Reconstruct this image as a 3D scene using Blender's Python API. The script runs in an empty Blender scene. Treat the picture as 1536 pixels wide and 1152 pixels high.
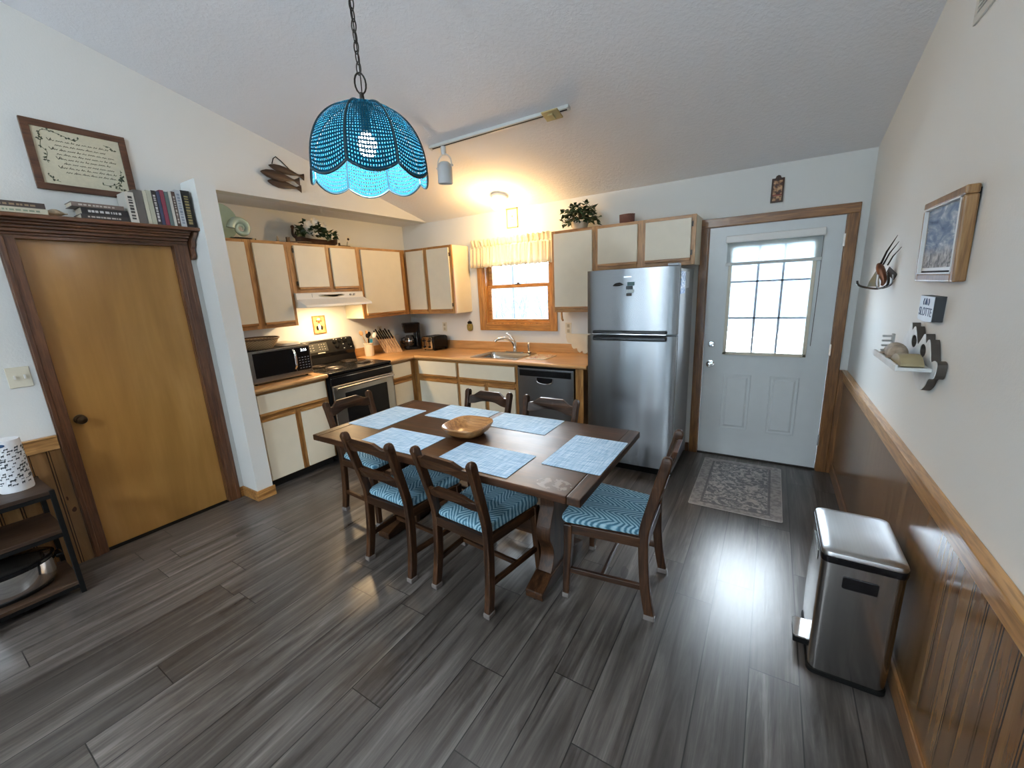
SKY = 21.0; P_PEND = 12; P_GLOBE = 20; P_HOOD = 8; P_FILL = 105; EXPO = 0.84
import bpy, math, random
from math import sin, cos, pi, radians
from mathutils import Vector, Matrix
random.seed(7)
S = bpy.context.scene
C = S.collection

# ------------------------------------------------------------------ geometry helper
class MB:
    def __init__(s): s.v = []; s.f = []
    def _add(s, vs, fs):
        b = len(s.v); s.v += [tuple(p) for p in vs]; s.f += [tuple(b+i for i in q) for q in fs]; return s
    def box(s, x0, x1, y0, y1, z0, z1):
        return s._add([(x0,y0,z0),(x1,y0,z0),(x1,y1,z0),(x0,y1,z0),(x0,y0,z1),(x1,y0,z1),(x1,y1,z1),(x0,y1,z1)],
                      [(0,3,2,1),(4,5,6,7),(0,1,5,4),(1,2,6,5),(2,3,7,6),(3,0,4,7)])
    def prism(s, poly, axis, a0, a1):
        n = len(poly)
        def P(p, a):
            return {'x': (a, p[0], p[1]), 'y': (p[0], a, p[1]), 'z': (p[0], p[1], a)}[axis]
        vs = [P(p, a0) for p in poly] + [P(p, a1) for p in poly]
        fs = [tuple(range(n))[::-1], tuple(range(n, 2*n))] + [(i, (i+1) % n, n+(i+1) % n, n+i) for i in range(n)]
        return s._add(vs, fs)
    def tube(s, path, r, n=8, cap=True, closed=False):
        P = [Vector(p) for p in path]; m = len(P)
        R = r if isinstance(r, (list, tuple)) else [r]*m
        vs = []; up = None
        for i, p in enumerate(P):
            if closed: t = P[(i+1) % m]-P[i-1]
            else: t = P[min(i+1, m-1)]-P[max(i-1, 0)]
            t.normalize()
            if up is None:
                up = Vector((0,0,1)) if abs(t.z) < .9 else Vector((1,0,0))
            a = up-t*up.dot(t)
            if a.length < 1e-6: a = t.orthogonal()
            a.normalize(); b = t.cross(a); up = a
            vs += [p+(a*cos(2*pi*k/n)+b*sin(2*pi*k/n))*R[i] for k in range(n)]
        fs = []
        for i in range(m if closed else m-1):
            j = (i+1) % m
            fs += [(i*n+k, i*n+(k+1) % n, j*n+(k+1) % n, j*n+k) for k in range(n)]
        if cap and not closed: fs += [tuple(range(n))[::-1], tuple((m-1)*n+k for k in range(n))]
        return s._add(vs, fs)
    def lathe(s, prof, c=(0,0,0), n=24, sx=1, sy=1, axis='z'):
        vs = []
        for r, z in prof:
            for k in range(n):
                a = 2*pi*k/n; q = (r*cos(a)*sx, r*sin(a)*sy, z)
                if axis == 'y': q = (q[0], q[2], q[1])
                if axis == 'x': q = (q[2], q[0], q[1])
                vs.append((c[0]+q[0], c[1]+q[1], c[2]+q[2]))
        m = len(prof)
        fs = [(i*n+k, i*n+(k+1) % n, (i+1)*n+(k+1) % n, (i+1)*n+k) for i in range(m-1) for k in range(n)]
        if prof[0][0] > 1e-5: fs.append(tuple(range(n))[::-1])
        if prof[-1][0] > 1e-5: fs.append(tuple((m-1)*n+k for k in range(n)))
        return s._add(vs, fs)
    def ball(s, c, r, n=16, m=10):
        if not isinstance(r, (tuple, list)): r = (r, r, r)
        vs = [(c[0], c[1], c[2]-r[2])]
        for i in range(1, m):
            a = -pi/2+pi*i/m
            vs += [(c[0]+r[0]*cos(a)*cos(2*pi*k/n), c[1]+r[1]*cos(a)*sin(2*pi*k/n), c[2]+r[2]*sin(a)) for k in range(n)]
        vs.append((c[0], c[1], c[2]+r[2])); L = len(vs)-1
        fs = [(0, 1+(k+1) % n, 1+k) for k in range(n)]
        fs += [(1+i*n+k, 1+i*n+(k+1) % n, 1+(i+1)*n+(k+1) % n, 1+(i+1)*n+k) for i in range(m-2) for k in range(n)]
        fs += [(L, 1+(m-2)*n+k, 1+(m-2)*n+(k+1) % n) for k in range(n)]
        return s._add(vs, fs)
    def bar(s, p0, p1, w, h, up=(0,0,1)):
        p0 = Vector(p0); p1 = Vector(p1); t = (p1-p0).normalized(); u = Vector(up)
        if abs(t.dot(u)) > .95: u = Vector((0,1,0))
        a = t.cross(u).normalized(); b = a.cross(t)
        vs = [q+a*w/2*i+b*h/2*j for q in (p0, p1) for i, j in ((-1,-1),(1,-1),(1,1),(-1,1))]
        return s._add(vs, [(3,2,1,0),(4,5,6,7),(0,1,5,4),(1,2,6,5),(2,3,7,6),(3,0,4,7)])
    def loft(s, rings, cap=True):
        n = len(rings[0]); vs = [p for r in rings for p in r]; m = len(rings)
        fs = [(i*n+k, i*n+(k+1) % n, (i+1)*n+(k+1) % n, (i+1)*n+k) for i in range(m-1) for k in range(n)]
        if cap: fs += [tuple(range(n))[::-1], tuple((m-1)*n+k for k in range(n))]
        return s._add(vs, fs)
    def tr(s, M):
        s.v = [tuple(M @ Vector(p)) for p in s.v]; return s
    def sh(s, dx, dy, dz):
        s.v = [(x+dx, y+dy, z+dz) for x, y, z in s.v]; return s

def T(x, y, z, rz=0, rx=0, ry=0):
    return Matrix.Translation((x, y, z)) @ Matrix.Rotation(rz, 4, 'Z') @ Matrix.Rotation(ry, 4, 'Y') @ Matrix.Rotation(rx, 4, 'X')

def wloc(o):
    p = Vector((0,0,0))
    while o is not None: p = p+o.location; o = o.parent
    return p

def obj(name, mb, m, parent=None, bevel=0, smooth=False, local=False, sub=0, seg=2):
    """one mesh object; points are given in world space unless local=True (then relative to the parent)"""
    me = bpy.data.meshes.new(name)
    vs = mb.v
    if not local and parent is not None:
        w = wloc(parent); vs = [(x-w.x, y-w.y, z-w.z) for x, y, z in vs]
    me.from_pydata(vs, [], mb.f)
    me.validate()
    import bmesh
    bm = bmesh.new(); bm.from_mesh(me); bmesh.ops.recalc_face_normals(bm, faces=bm.faces); bm.to_mesh(me); bm.free()
    me.materials.append(m)
    if smooth or sub:
        me.polygons.foreach_set('use_smooth', [True]*len(me.polygons))
        if not sub: me.set_sharp_from_angle(angle=radians(38))
    o = bpy.data.objects.new(name, me); C.objects.link(o)
    if parent is not None: o.parent = parent
    if bevel:
        b = o.modifiers.new('bevel', 'BEVEL'); b.width = bevel; b.segments = seg; b.limit_method = 'ANGLE'; b.angle_limit = radians(35)
    if sub:
        b = o.modifiers.new('subd', 'SUBSURF'); b.levels = sub; b.render_levels = sub
    return o

def islands(mb):
    par = list(range(len(mb.v)))
    def fd(a):
        while par[a] != a: par[a] = par[par[a]]; a = par[a]
        return a
    for f in mb.f:
        for q in f[1:]: par[fd(q)] = fd(f[0])
    out = {}
    for f in mb.f: out.setdefault(fd(f[0]), []).append(f)
    res = []
    for fs in out.values():
        ids = sorted({i for f in fs for i in f}); mp = {a: b for b, a in enumerate(ids)}; m = MB(); m.v = [mb.v[i] for i in ids]; m.f = [tuple(mp[i] for i in f) for f in fs]; res.append(m)
    return res
def objs(name, mb, *a, **k):
    return [obj(name, m, *a, **k) for m in islands(mb)]
def thing(name, label, cat, loc=(0,0,0), rz=0, group=None):
    o = bpy.data.objects.new(name, None); C.objects.link(o); o.empty_display_size = .05
    o.location = loc; o.rotation_euler = (0, 0, rz); o['label'] = label; o['category'] = cat
    if group: o['group'] = group
    return o
def tag(o, label, cat, group=None):
    o['label'] = label; o['category'] = cat
    if group: o['group'] = group
    return o
def struct(name, mb, m, label=None, cat=None, parent=None, **k):
    o = obj(name, mb, m, parent, **k)
    if parent is None:
        o['kind'] = 'structure'
        if label: o['label'] = label
        o['category'] = cat or name.split('_')[0]
    return o
def sthing(name, label, cat, loc=(0,0,0)):
    o = thing(name, label, cat, loc); o['kind'] = 'structure'; return o
def dup(root, loc, rz, label, group=None):
    def cp(o, par):
        c = o.copy(); C.objects.link(c); c.parent = par
        for ch in list(o.children): cp(ch, c)
        return c
    r = cp(root, None); r.location = loc; r.rotation_euler = (0, 0, rz); r['label'] = label
    if group: r['group'] = group
    return r
def holed(mb, axis, t0, t1, a0, a1, z0, z1, holes):
    As = sorted({a0, a1, *[h[0] for h in holes], *[h[1] for h in holes]}); Zs = sorted({z0, z1, *[h[2] for h in holes], *[h[3] for h in holes]})
    for i in range(len(As)-1):
        for j in range(len(Zs)-1):
            ca = (As[i]+As[i+1])/2; cz = (Zs[j]+Zs[j+1])/2
            if any(h[0] < ca < h[1] and h[2] < cz < h[3] for h in holes): continue
            if axis == 'x': mb.box(t0, t1, As[i], As[i+1], Zs[j], Zs[j+1])
            else: mb.box(As[i], As[i+1], t0, t1, Zs[j], Zs[j+1])
    return mb
def curve2d(outlines, depth, M):
    """filled flat outlines (holes allowed) with real thickness, returned as MB"""
    cu = bpy.data.curves.new('t', 'CURVE'); cu.dimensions = '2D'; cu.fill_mode = 'BOTH'; cu.extrude = depth/2
    for ol in outlines:
        sp = cu.splines.new('POLY'); sp.points.add(len(ol)-1)
        for i, p in enumerate(ol): sp.points[i].co = (p[0], p[1], 0, 1)
        sp.use_cyclic_u = True
    return _c2m(cu, M)
def _c2m(cu, M):
    o = bpy.data.objects.new('t', cu); C.objects.link(o); bpy.context.view_layer.update()
    dg = bpy.context.evaluated_depsgraph_get(); me = bpy.data.meshes.new_from_object(o.evaluated_get(dg))
    mb = MB(); mb._add([M @ v.co for v in me.vertices], [tuple(p.vertices) for p in me.polygons])
    bpy.data.objects.remove(o); bpy.data.curves.remove(cu); bpy.data.meshes.remove(me)
    return mb
def text_mb(txt, size, M, depth=.0008):
    cu = bpy.data.curves.new('t', 'FONT'); cu.body = txt; cu.size = size; cu.extrude = depth; cu.align_x = 'CENTER'; cu.align_y = 'CENTER'
    return _c2m(cu, M)
def smoothloop(pts, n=6):
    """closed Catmull-Rom through the points"""
    out = []; m = len(pts)
    for i in range(m):
        p0, p1, p2, p3 = [pts[(i+k) % m] for k in (-1, 0, 1, 2)]
        for q in range(n):
            t = q/n
            out.append(tuple(.5*((2*p1[k])+(-p0[k]+p2[k])*t+(2*p0[k]-5*p1[k]+4*p2[k]-p3[k])*t*t+(-p0[k]+3*p1[k]-3*p2[k]+p3[k])*t**3) for k in range(len(p1))))
    return out
def smoothpath(pts, n=6):
    out = []; m = len(pts)
    for i in range(m-1):
        p0, p1, p2, p3 = pts[max(i-1, 0)], pts[i], pts[i+1], pts[min(i+2, m-1)]
        for q in range(n):
            t = q/n
            out.append(tuple(.5*((2*p1[k])+(-p0[k]+p2[k])*t+(2*p0[k]-5*p1[k]+4*p2[k]-p3[k])*t*t+(-p0[k]+3*p1[k]-3*p2[k]+p3[k])*t**3) for k in range(len(p1))))
    return out+[tuple(pts[-1])]
def rrect(x0, x1, y0, y1, r, n=5):
    out = []
    for cx, cy, a in ((x1-r, y0+r, -90), (x1-r, y1-r, 0), (x0+r, y1-r, 90), (x0+r, y0+r, 180)):
        out += [(cx+r*cos(radians(a+90*i/n)), cy+r*sin(radians(a+90*i/n))) for i in range(n+1)]
    return out

# ------------------------------------------------------------------ materials
class NT:
    def __init__(s, name):
        s.m = bpy.data.materials.new(name); s.m.use_nodes = True; s.t = s.m.node_tree; s.n = s.t.nodes; s.b = s.n['Principled BSDF']
    def N(s, typ, **k):
        n = s.n.new(typ)
        for a, v in k.items(): setattr(n, a, v)
        return n
    def L(s, a, b): s.t.links.new(a, b)
    def val(s, sock, v):
        if hasattr(v, 'is_linked'): s.L(v, sock)
        else: sock.default_value = v
    def math(s, op, a, b=0, c=None):
        n = s.N('ShaderNodeMath', operation=op); s.val(n.inputs[0], a); s.val(n.inputs[1], b)
        if c is not None: s.val(n.inputs[2], c)
        return n.outputs[0]
    def co(s, scale=(1,1,1), rot=(0,0,0), kind='Object'):
        t = s.N('ShaderNodeTexCoord'); m = s.N('ShaderNodeMapping'); m.inputs['Scale'].default_value = scale; m.inputs['Rotation'].default_value = rot
        s.L(t.outputs[kind], m.inputs[0]); return m.outputs[0]
    def xyz(s, vec):
        n = s.N('ShaderNodeSeparateXYZ'); s.L(vec, n.inputs[0]); return n.outputs
    def comb(s, x, y, z):
        n = s.N('ShaderNodeCombineXYZ'); s.val(n.inputs[0], x); s.val(n.inputs[1], y); s.val(n.inputs[2], z); return n.outputs[0]
    def noise(s, vec, scale=5, detail=3, rough=.5, dist=0):
        n = s.N('ShaderNodeTexNoise'); s.L(vec, n.inputs['Vector']); n.inputs['Scale'].default_value = scale
        n.inputs['Detail'].default_value = detail; n.inputs['Roughness'].default_value = rough; n.inputs['Distortion'].default_value = dist
        return n.outputs[0]
    def ramp(s, f, stops):
        n = s.N('ShaderNodeValToRGB'); s.L(f, n.inputs[0]); e = n.color_ramp.elements
        while len(e) < len(stops): e.new(.5)
        for q, (p, c) in zip(e, stops): q.position = p; q.color = (*c, 1)
        return n.outputs[0]
    def mix(s, f, a, b, mode='MIX'):
        n = s.N('ShaderNodeMix', data_type='RGBA', blend_type=mode); s.val(n.inputs[0], f)
        for i, v in ((6, a), (7, b)):
            if hasattr(v, 'is_linked'): s.L(v, n.inputs[i])
            else: n.inputs[i].default_value = (*v, 1)
        return n.outputs[2]
    def bump(s, h, strength=.2, dist=.01):
        n = s.N('ShaderNodeBump'); n.inputs['Strength'].default_value = strength; n.inputs['Distance'].default_value = dist
        s.L(h, n.inputs['Height']); s.L(n.outputs[0], s.b.inputs['Normal'])
    def base(s, c, rough=.5, metal=0, spec=None, coat=0):
        s.val(s.b.inputs['Base Color'], (*c, 1) if isinstance(c, tuple) else c)
        s.val(s.b.inputs['Roughness'], rough); s.b.inputs['Metallic'].default_value = metal
        if spec is not None: s.b.inputs['Specular IOR Level'].default_value = spec
        if coat: s.b.inputs['Coat Weight'].default_value = coat; s.b.inputs['Coat Roughness'].default_value = .15
        return s.m
def plain(name, c, rough=.5, metal=0, spec=None, var=.06, coat=0, scale=12):
    t = NT(name); n = t.noise(t.co(), scale, 3)
    a = tuple(max(0, v*(1-var)) for v in c); b = tuple(min(1, v*(1+var)) for v in c)
    return t.base(t.ramp(n, [(.3, a), (.7, b)]), rough, metal, spec, coat)
def emit(name, c, s):
    t = NT(name); t.base((0.0, 0.0, 0.0), .5)
    t.b.inputs['Emission Color'].default_value = (*c, 1); t.b.inputs['Emission Strength'].default_value = s
    return t.m
def wood(name, dark, light, axis='z', k=1.0, rough=.4, coat=0, bump=.12, contrast=(.3, .7)):
    t = NT(name); st = {'x': (1.2, 16, 16), 'y': (16, 1.2, 16), 'z': (16, 16, 1.2)}[axis]
    v = t.co(tuple(q*k for q in st)); n1 = t.noise(v, 1.0, 4, .55, .8); n2 = t.noise(v, 5.0, 3, .6)
    col = t.ramp(n1, [(contrast[0], dark), (.5, tuple((a+b)/2 for a, b in zip(dark, light))), (contrast[1], light)])
    pore = t.ramp(n2, [(.42, (.55, .5, .45)), (.56, (1, 1, 1))])
    col = t.mix(.75, col, pore, 'MULTIPLY'); t.bump(n2, bump, .002)
    return t.base(col, rough, 0, None, coat)
def steel(name, c=(.56, .56, .57), rough=.25, axis='x', aniso=.8):
    t = NT(name); st = {'x': (.8, 90, 90), 'y': (90, .8, 90), 'z': (90, 90, .8)}[axis]
    n = t.noise(t.co(st), 1.5, 2); r = t.N('ShaderNodeMapRange'); t.L(n, r.inputs[0]); r.inputs[3].default_value = rough*.85; r.inputs[4].default_value = rough*1.2
    m = t.base(t.ramp(n, [(.3, tuple(v*.94 for v in c)), (.7, c)]), rough, 1)
    if aniso:
        tg = t.N('ShaderNodeTangent', direction_type='RADIAL', axis='Z'); t.L(tg.outputs[0], t.b.inputs['Tangent'])
        t.b.inputs['Anisotropic'].default_value = aniso; t.b.inputs['Anisotropic Rotation'].default_value = .25
    return m

def wall_paint(name, c, sc=90, st=.25):
    t = NT(name); v = t.co(); n = t.noise(v, sc, 4, .6); t.bump(n, st, .004)
    return t.base(t.ramp(t.noise(v, 1.3, 2), [(.3, tuple(q*.98 for q in c)), (.7, c)]), .62, 0, .3)
M = {}
M['wall'] = wall_paint('wall_paint', (.70, .71, .69))
t = NT('ceiling_texture'); v = t.co(); n = t.noise(v, 45, 5, .65)
t.bump(t.ramp(n, [(.42, (0, 0, 0)), (.62, (1, 1, 1))]), .25, .006); M['ceiling'] = t.base((.79, .79, .81), .8, 0, .2)
OAKd, OAKl = (.30, .135, .035), (.52, .27, .085)
for a in 'xyz': M['oak_'+a] = wood('golden_oak_'+a, OAKd, OAKl, a, 1.3, .38)
for a in 'xyz': M['casing_'+a] = wood('casing_wood_'+a, (.15, .062, .018), (.31, .145, .045), a, 1.2, .33, .2)
for a in 'xyz': M['brown_'+a] = wood('dark_door_casing_'+a, (.075, .028, .012), (.17, .070, .028), a, 1.2, .33, .25)
for a in 'xyz': M['rail_'+a] = wood('chair_rail_'+a, (.36, .18, .06), (.56, .31, .115), a, .9, .28, .3)
for a in 'xyz': M['walnut_'+a] = wood('dark_stained_oak_'+a, (.014, .006, .003), (.085, .036, .014), a, 1.7, .38, .0, .15); M['walnut_'+a].node_tree.nodes['Principled BSDF'].inputs['Specular IOR Level'].default_value = .3
M['winwood_x'] = wood('window_oak_x', (.40, .17, .04), (.62, .31, .09), 'x', 1, .3, .2)
M['winwood_z'] = wood('window_oak_z', (.40, .17, .04), (.62, .31, .09), 'z', 1, .3, .2)
# table top with a soft polish
t = NT('polished_table_top'); v = t.co((1.1, 11, 11)); n1 = t.noise(v, 1.0, 5, .6, .6); n2 = t.noise(v, 7, 3, .6)
col = t.ramp(n1, [(.3, (.024, .009, .004)), (.55, (.060, .024, .010)), (.75, (.12, .050, .020))]); col = t.mix(.5, col, t.ramp(n2, [(.4, (.5, .5, .5)), (.6, (1, 1, 1))]), 'MULTIPLY')
P3 = t.xyz(t.co()); dx_ = t.math('MULTIPLY', t.math('SUBTRACT', P3[0], .765), 1.0); dy_ = t.math('MULTIPLY', t.math('ADD', P3[1], .375), 1.6)
dd_ = t.math('SQRT', t.math('ADD', t.math('MULTIPLY', dx_, dx_), t.math('MULTIPLY', dy_, dy_))); sm = t.noise(t.co(), 34, 3, .6)
col = t.mix(t.math('MULTIPLY', t.math('MULTIPLY', t.math('LESS_THAN', dd_, .085), t.math('GREATER_THAN', sm, .50)), .30), col, (.45, .40, .36))
sp = t.noise(t.co(), 9, 4, .6); rr = t.N('ShaderNodeMapRange'); t.L(sp, rr.inputs[0]); rr.inputs[3].default_value = .32; rr.inputs[4].default_value = .48
M['table_top'] = t.base(col, rr.outputs[0], 0, .22, 0); t.bump(n2, .06, .001)
# pantry door birch
t = NT('birch_door_veneer'); v = t.co((3.5, 3.5, .8)); n1 = t.noise(v, 1, 4, .55, .5); n2 = t.noise(t.co((45, 45, 2)), 1, 3)
col = t.ramp(n1, [(.25, (.26, .125, .028)), (.5, (.36, .180, .045)), (.75, (.46, .245, .075))]); col = t.mix(.3, col, t.ramp(n2, [(.3, (.75, .7, .65)), (.7, (1, 1, 1))]), 'MULTIPLY')
M['birch'] = t.base(col, .3, 0, .5, .15)
# laminate counter
t = NT('wood_grain_laminate'); v = t.co((2, 14, 14)); n1 = t.noise(v, 1, 5, .6, .6)
M['counter_x'] = t.base(t.ramp(n1, [(.25, (.33, .165, .06)), (.5, (.50, .275, .11)), (.75, (.62, .37, .17))]), .28, 0, .5)
t = NT('wood_grain_laminate_side'); v = t.co((14, 2, 14)); n1 = t.noise(v, 1, 5, .6, .6)
M['counter_y'] = t.base(t.ramp(n1, [(.25, (.33, .165, .06)), (.5, (.50, .275, .11)), (.75, (.62, .37, .17))]), .28, 0, .5)
M['almond'] = plain('almond_laminate', (.72, .665, .53), .4, var=.02)
M['carcass'] = plain('cream_cabinet_side', (.72, .66, .51), .5, var=.02)
M['toe'] = plain('black_toe_kick', (.012, .011, .010), .6)
# wainscot boards
def wains(name, ax):
    t = NT(name); v = t.co(); X = t.xyz(v)[ax]
    w = .083; fr = t.math('FRACT', t.math('DIVIDE', t.math('ADD', X, 50), w))
    g = t.math('MAXIMUM', t.math('LESS_THAN', fr, .07), t.math('LESS_THAN', t.math('ABSOLUTE', t.math('SUBTRACT', fr, .17)), .026))
    idn = t.N('ShaderNodeTexWhiteNoise', noise_dimensions='1D'); t.L(t.math('FLOOR', t.math('DIVIDE', t.math('ADD', X, 50), w)), idn.inputs['W'])
    v2 = t.N('ShaderNodeVectorMath', operation='ADD'); t.L(t.co((14, 14, 1.0)), v2.inputs[0]); t.L(idn.outputs['Color'], v2.inputs[1])
    n1 = t.noise(v2.outputs[0], 1, 5, .6, 1.2); kn = t.noise(t.co((7, 7, 4)), 1, 2)
    col = t.ramp(n1, [(.3, (.125, .060, .021)), (.5, (.195, .100, .037)), (.72, (.27, .148, .058))])
    col = t.mix(t.math('MULTIPLY', idn.outputs['Value'], .35), col, (.105, .047, .016))
    col = t.mix(t.math('GREATER_THAN', kn, .73), col, (.05, .02, .01)); col = t.mix(t.math('MULTIPLY', g, .92), col, (.018, .008, .004))
    t.bump(t.math('SUBTRACT', 1, g), .6, .004)
    return t.base(col, .24, 0, .5, .2)
M['wains_y'] = wains('pine_beadboard_y', 1); M['wains_x'] = wains('pine_beadboard_x', 0)
# plank floor
t = NT('grey_brown_plank_floor'); X, Y, Z = t.xyz(t.co())
W = .178; Ln = 1.22
ux = t.math('DIVIDE', t.math('ADD', X, 50*W-.045), W); row = t.math('FLOOR', ux); fx = t.math('SUBTRACT', ux, row)
wn = t.N('ShaderNodeTexWhiteNoise', noise_dimensions='1D'); t.L(row, wn.inputs['W'])
uy = t.math('DIVIDE', t.math('ADD', t.math('ADD', Y, 40), t.math('MULTIPLY', wn.outputs['Value'], Ln)), Ln); cl = t.math('FLOOR', uy); fy = t.math('SUBTRACT', uy, cl)
wn2 = t.N('ShaderNodeTexWhiteNoise', noise_dimensions='2D'); t.L(t.comb(row, cl, 0), wn2.inputs['Vector'])
seam = t.math('MAXIMUM', t.math('LESS_THAN', t.math('MINIMUM', fx, t.math('SUBTRACT', 1, fx)), .013), t.math('LESS_THAN', t.math('MINIMUM', fy, t.math('SUBTRACT', 1, fy)), .0018))
sc = t.N('ShaderNodeVectorMath', operation='MULTIPLY_ADD'); t.L(wn2.outputs['Color'], sc.inputs[0]); sc.inputs[1].default_value = (37, 37, 37)
t.L(t.comb(t.math('MULTIPLY', X, 14), t.math('MULTIPLY', Y, .9), 0), sc.inputs[2])
g1 = t.noise(sc.outputs[0], 1.0, 8, .66, 1.2); 
sc2 = t.N('ShaderNodeVectorMath', operation='MULTIPLY_ADD'); t.L(wn2.outputs['Color'], sc2.inputs[0]); sc2.inputs[1].default_value = (11, 11, 11)
t.L(t.comb(t.math('MULTIPLY', X, 60), t.math('MULTIPLY', Y, 2.2), 0), sc2.inputs[2]); g2 = t.noise(sc2.outputs[0], 1.2, 4, .6, .4)
sc3 = t.N('ShaderNodeVectorMath', operation='MULTIPLY_ADD'); t.L(wn2.outputs['Color'], sc3.inputs[0]); sc3.inputs[1].default_value = (5, 5, 5)
t.L(t.comb(t.math('MULTIPLY', X, 5), t.math('MULTIPLY', Y, 1.6), 0), sc3.inputs[2]); g3 = t.noise(sc3.outputs[0], 1.0, 2)
col = t.ramp(g1, [(.27, (.026, .021, .018)), (.42, (.068, .059, .052)), (.56, (.125, .113, .104)), (.74, (.25, .235, .222))])
col = t.mix(.55, col, t.ramp(g2, [(.36, (.46, .44, .42)), (.58, (1.0, 1.0, 1.0))]), 'MULTIPLY')
knot = t.math('GREATER_THAN', g3, .74); col = t.mix(t.math('MULTIPLY', knot, .6), col, (.022, .017, .014))
tint = t.ramp(wn2.outputs['Value'], [(0, (.62, .60, .58)), (.5, (.88, .86, .84)), (1, (1, .98, .95))]); col = t.mix(1.0, col, tint, 'MULTIPLY')
col = t.mix(t.math('MULTIPLY', seam, .95), col, (.008, .007, .006))
t.bump(t.math('SUBTRACT', t.math('MULTIPLY', g2, .35), seam), .35, .002)
rr = t.N('ShaderNodeMapRange'); t.L(g1, rr.inputs[0]); rr.inputs[3].default_value = .24; rr.inputs[4].default_value = .36
M['floor'] = t.base(col, rr.outputs[0], 0, .75)
M['white_door'] = plain('white_painted_door', (.66, .70, .71), .3, var=.015)
M['white'] = plain('white_plastic', (.75, .75, .73), .35, var=.02)
M['cream'] = plain('cream_plastic', (.66, .62, .50), .4, var=.02)
M['black'] = plain('black_gloss', (.006, .006, .007), .2, 0, .3, var=.2)
M['blackm'] = plain('black_matte', (.005, .005, .005), .6, 0, .15, var=.2)
M['chrome'] = plain('chrome', (.8, .8, .8), .1, 1, var=.02)
M['iron'] = plain('dark_iron', (.04, .035, .03), .4, .8, var=.2)
M['steel'] = steel('brushed_steel', (.30, .315, .33), .27, 'x', .93)
M['steel_y'] = steel('brushed_steel_y', (.50, .49, .47), .24, 'y', .5)
M['steel_dark'] = steel('dark_stainless', (.30, .28, .26), .22, 'y', .5)
M['fgrey'] = plain('grey_fridge_side', (.30, .32, .34), .35, .3, var=.04)
M['bronze'] = plain('bronze_knob', (.07, .04, .02), .3, .9)
# glass that lets the room see out
t = NT('window_glass'); tr = t.N('ShaderNodeBsdfTransparent'); gl = t.N('ShaderNodeBsdfGlossy'); gl.inputs['Roughness'].default_value = .03
fr = t.N('ShaderNodeFresnel'); fr.inputs['IOR'].default_value = 1.45; mx = t.N('ShaderNodeMixShader')
tr.inputs[0].default_value = (.97, .985, .99, 1)
t.L(fr.outputs[0], mx.inputs[0]); t.L(tr.outputs[0], mx.inputs[1]); t.L(gl.outputs[0], mx.inputs[2]); t.L(mx.outputs[0], t.n['Material Output'].inputs[0]); M['glass'] = t.m
def sheer(name, c, alpha, trans=.5):
    t = NT(name); d = t.N('ShaderNodeBsdfDiffuse'); d.inputs[0].default_value = (*c, 1); l = t.N('ShaderNodeBsdfTranslucent'); l.inputs[0].default_value = (*c, 1)
    m1 = t.N('ShaderNodeMixShader'); m1.inputs[0].default_value = trans; t.L(d.outputs[0], m1.inputs[1]); t.L(l.outputs[0], m1.inputs[2])
    x = t.N('ShaderNodeBsdfTransparent'); m2 = t.N('ShaderNodeMixShader'); w = t.noise(t.co((1, 1, 1)), 900, 1)
    t.L(t.math('MULTIPLY', t.math('ADD', t.math('MULTIPLY', w, .2), .9), alpha), m2.inputs[0]); t.L(x.outputs[0], m2.inputs[1]); t.L(m1.outputs[0], m2.inputs[2])
    t.L(m2.outputs[0], t.n['Material Output'].inputs[0]); return t.m
M['valance'] = sheer('cream_valance_cotton', (.88, .80, .62), .96, .35)
M['sheer'] = sheer('sheer_shade', (.72, .78, .80), .42, .5)
# seat fabric
t = NT('blue_zigzag_fabric'); X, Y, Z = t.xyz(t.co()); tri = t.math('PINGPONG', t.math('ADD', X, 5), .068)
nz = t.noise(t.co((1, 1, 1)), 7, 2); w = t.math('ADD', t.math('ADD', t.math('MULTIPLY', Y, 1), t.math('MULTIPLY', tri, 1.35)), t.math('MULTIPLY', nz, .075))
st = t.math('SINE', t.math('MULTIPLY', w, 2*pi/.029)); fib = t.noise(t.co(), 300, 2)
col = t.ramp(t.math('ADD', t.math('MULTIPLY', st, .5), t.math('MULTIPLY', fib, .8)), [(.0, (.055, .15, .22)), (.3, (.12, .27, .36)), (.6, (.27, .46, .56)), (.95, (.36, .54, .62))])
M['seat'] = t.base(col, .85, 0, .2); t.bump(fib, .3, .002)
# placemat weave
t = NT('blue_woven_placemat'); n1 = t.noise(t.co((8, 160, 1)), 1, 3, .6); n2 = t.noise(t.co((160, 8, 1)), 1, 3, .6)
s_ = t.math('ADD', t.math('MULTIPLY', n1, .55), t.math('MULTIPLY', n2, .45)); fine = t.noise(t.co(), 500, 1)
col = t.ramp(s_, [(.34, (.16, .31, .50)), (.5, (.36, .54, .72)), (.64, (.68, .80, .90))])
M['mat'] = t.base(col, .7, 0, .2); t.bump(fine, .3, .001)

def cab_part(mb): return mb
XL, XR, YB, XW, XK, ZC, SL = -3.71, .549, 4.056, -3.71, -4.156, 2.466, .249
YR, YF = -.6, -4.2                                # ridge, wall behind the viewer
ZR = ZC+SL*(YB-YR)
def cz(y): return ZC+SL*(YB-y) if y > YR else ZR-SL*(YR-y)

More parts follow.
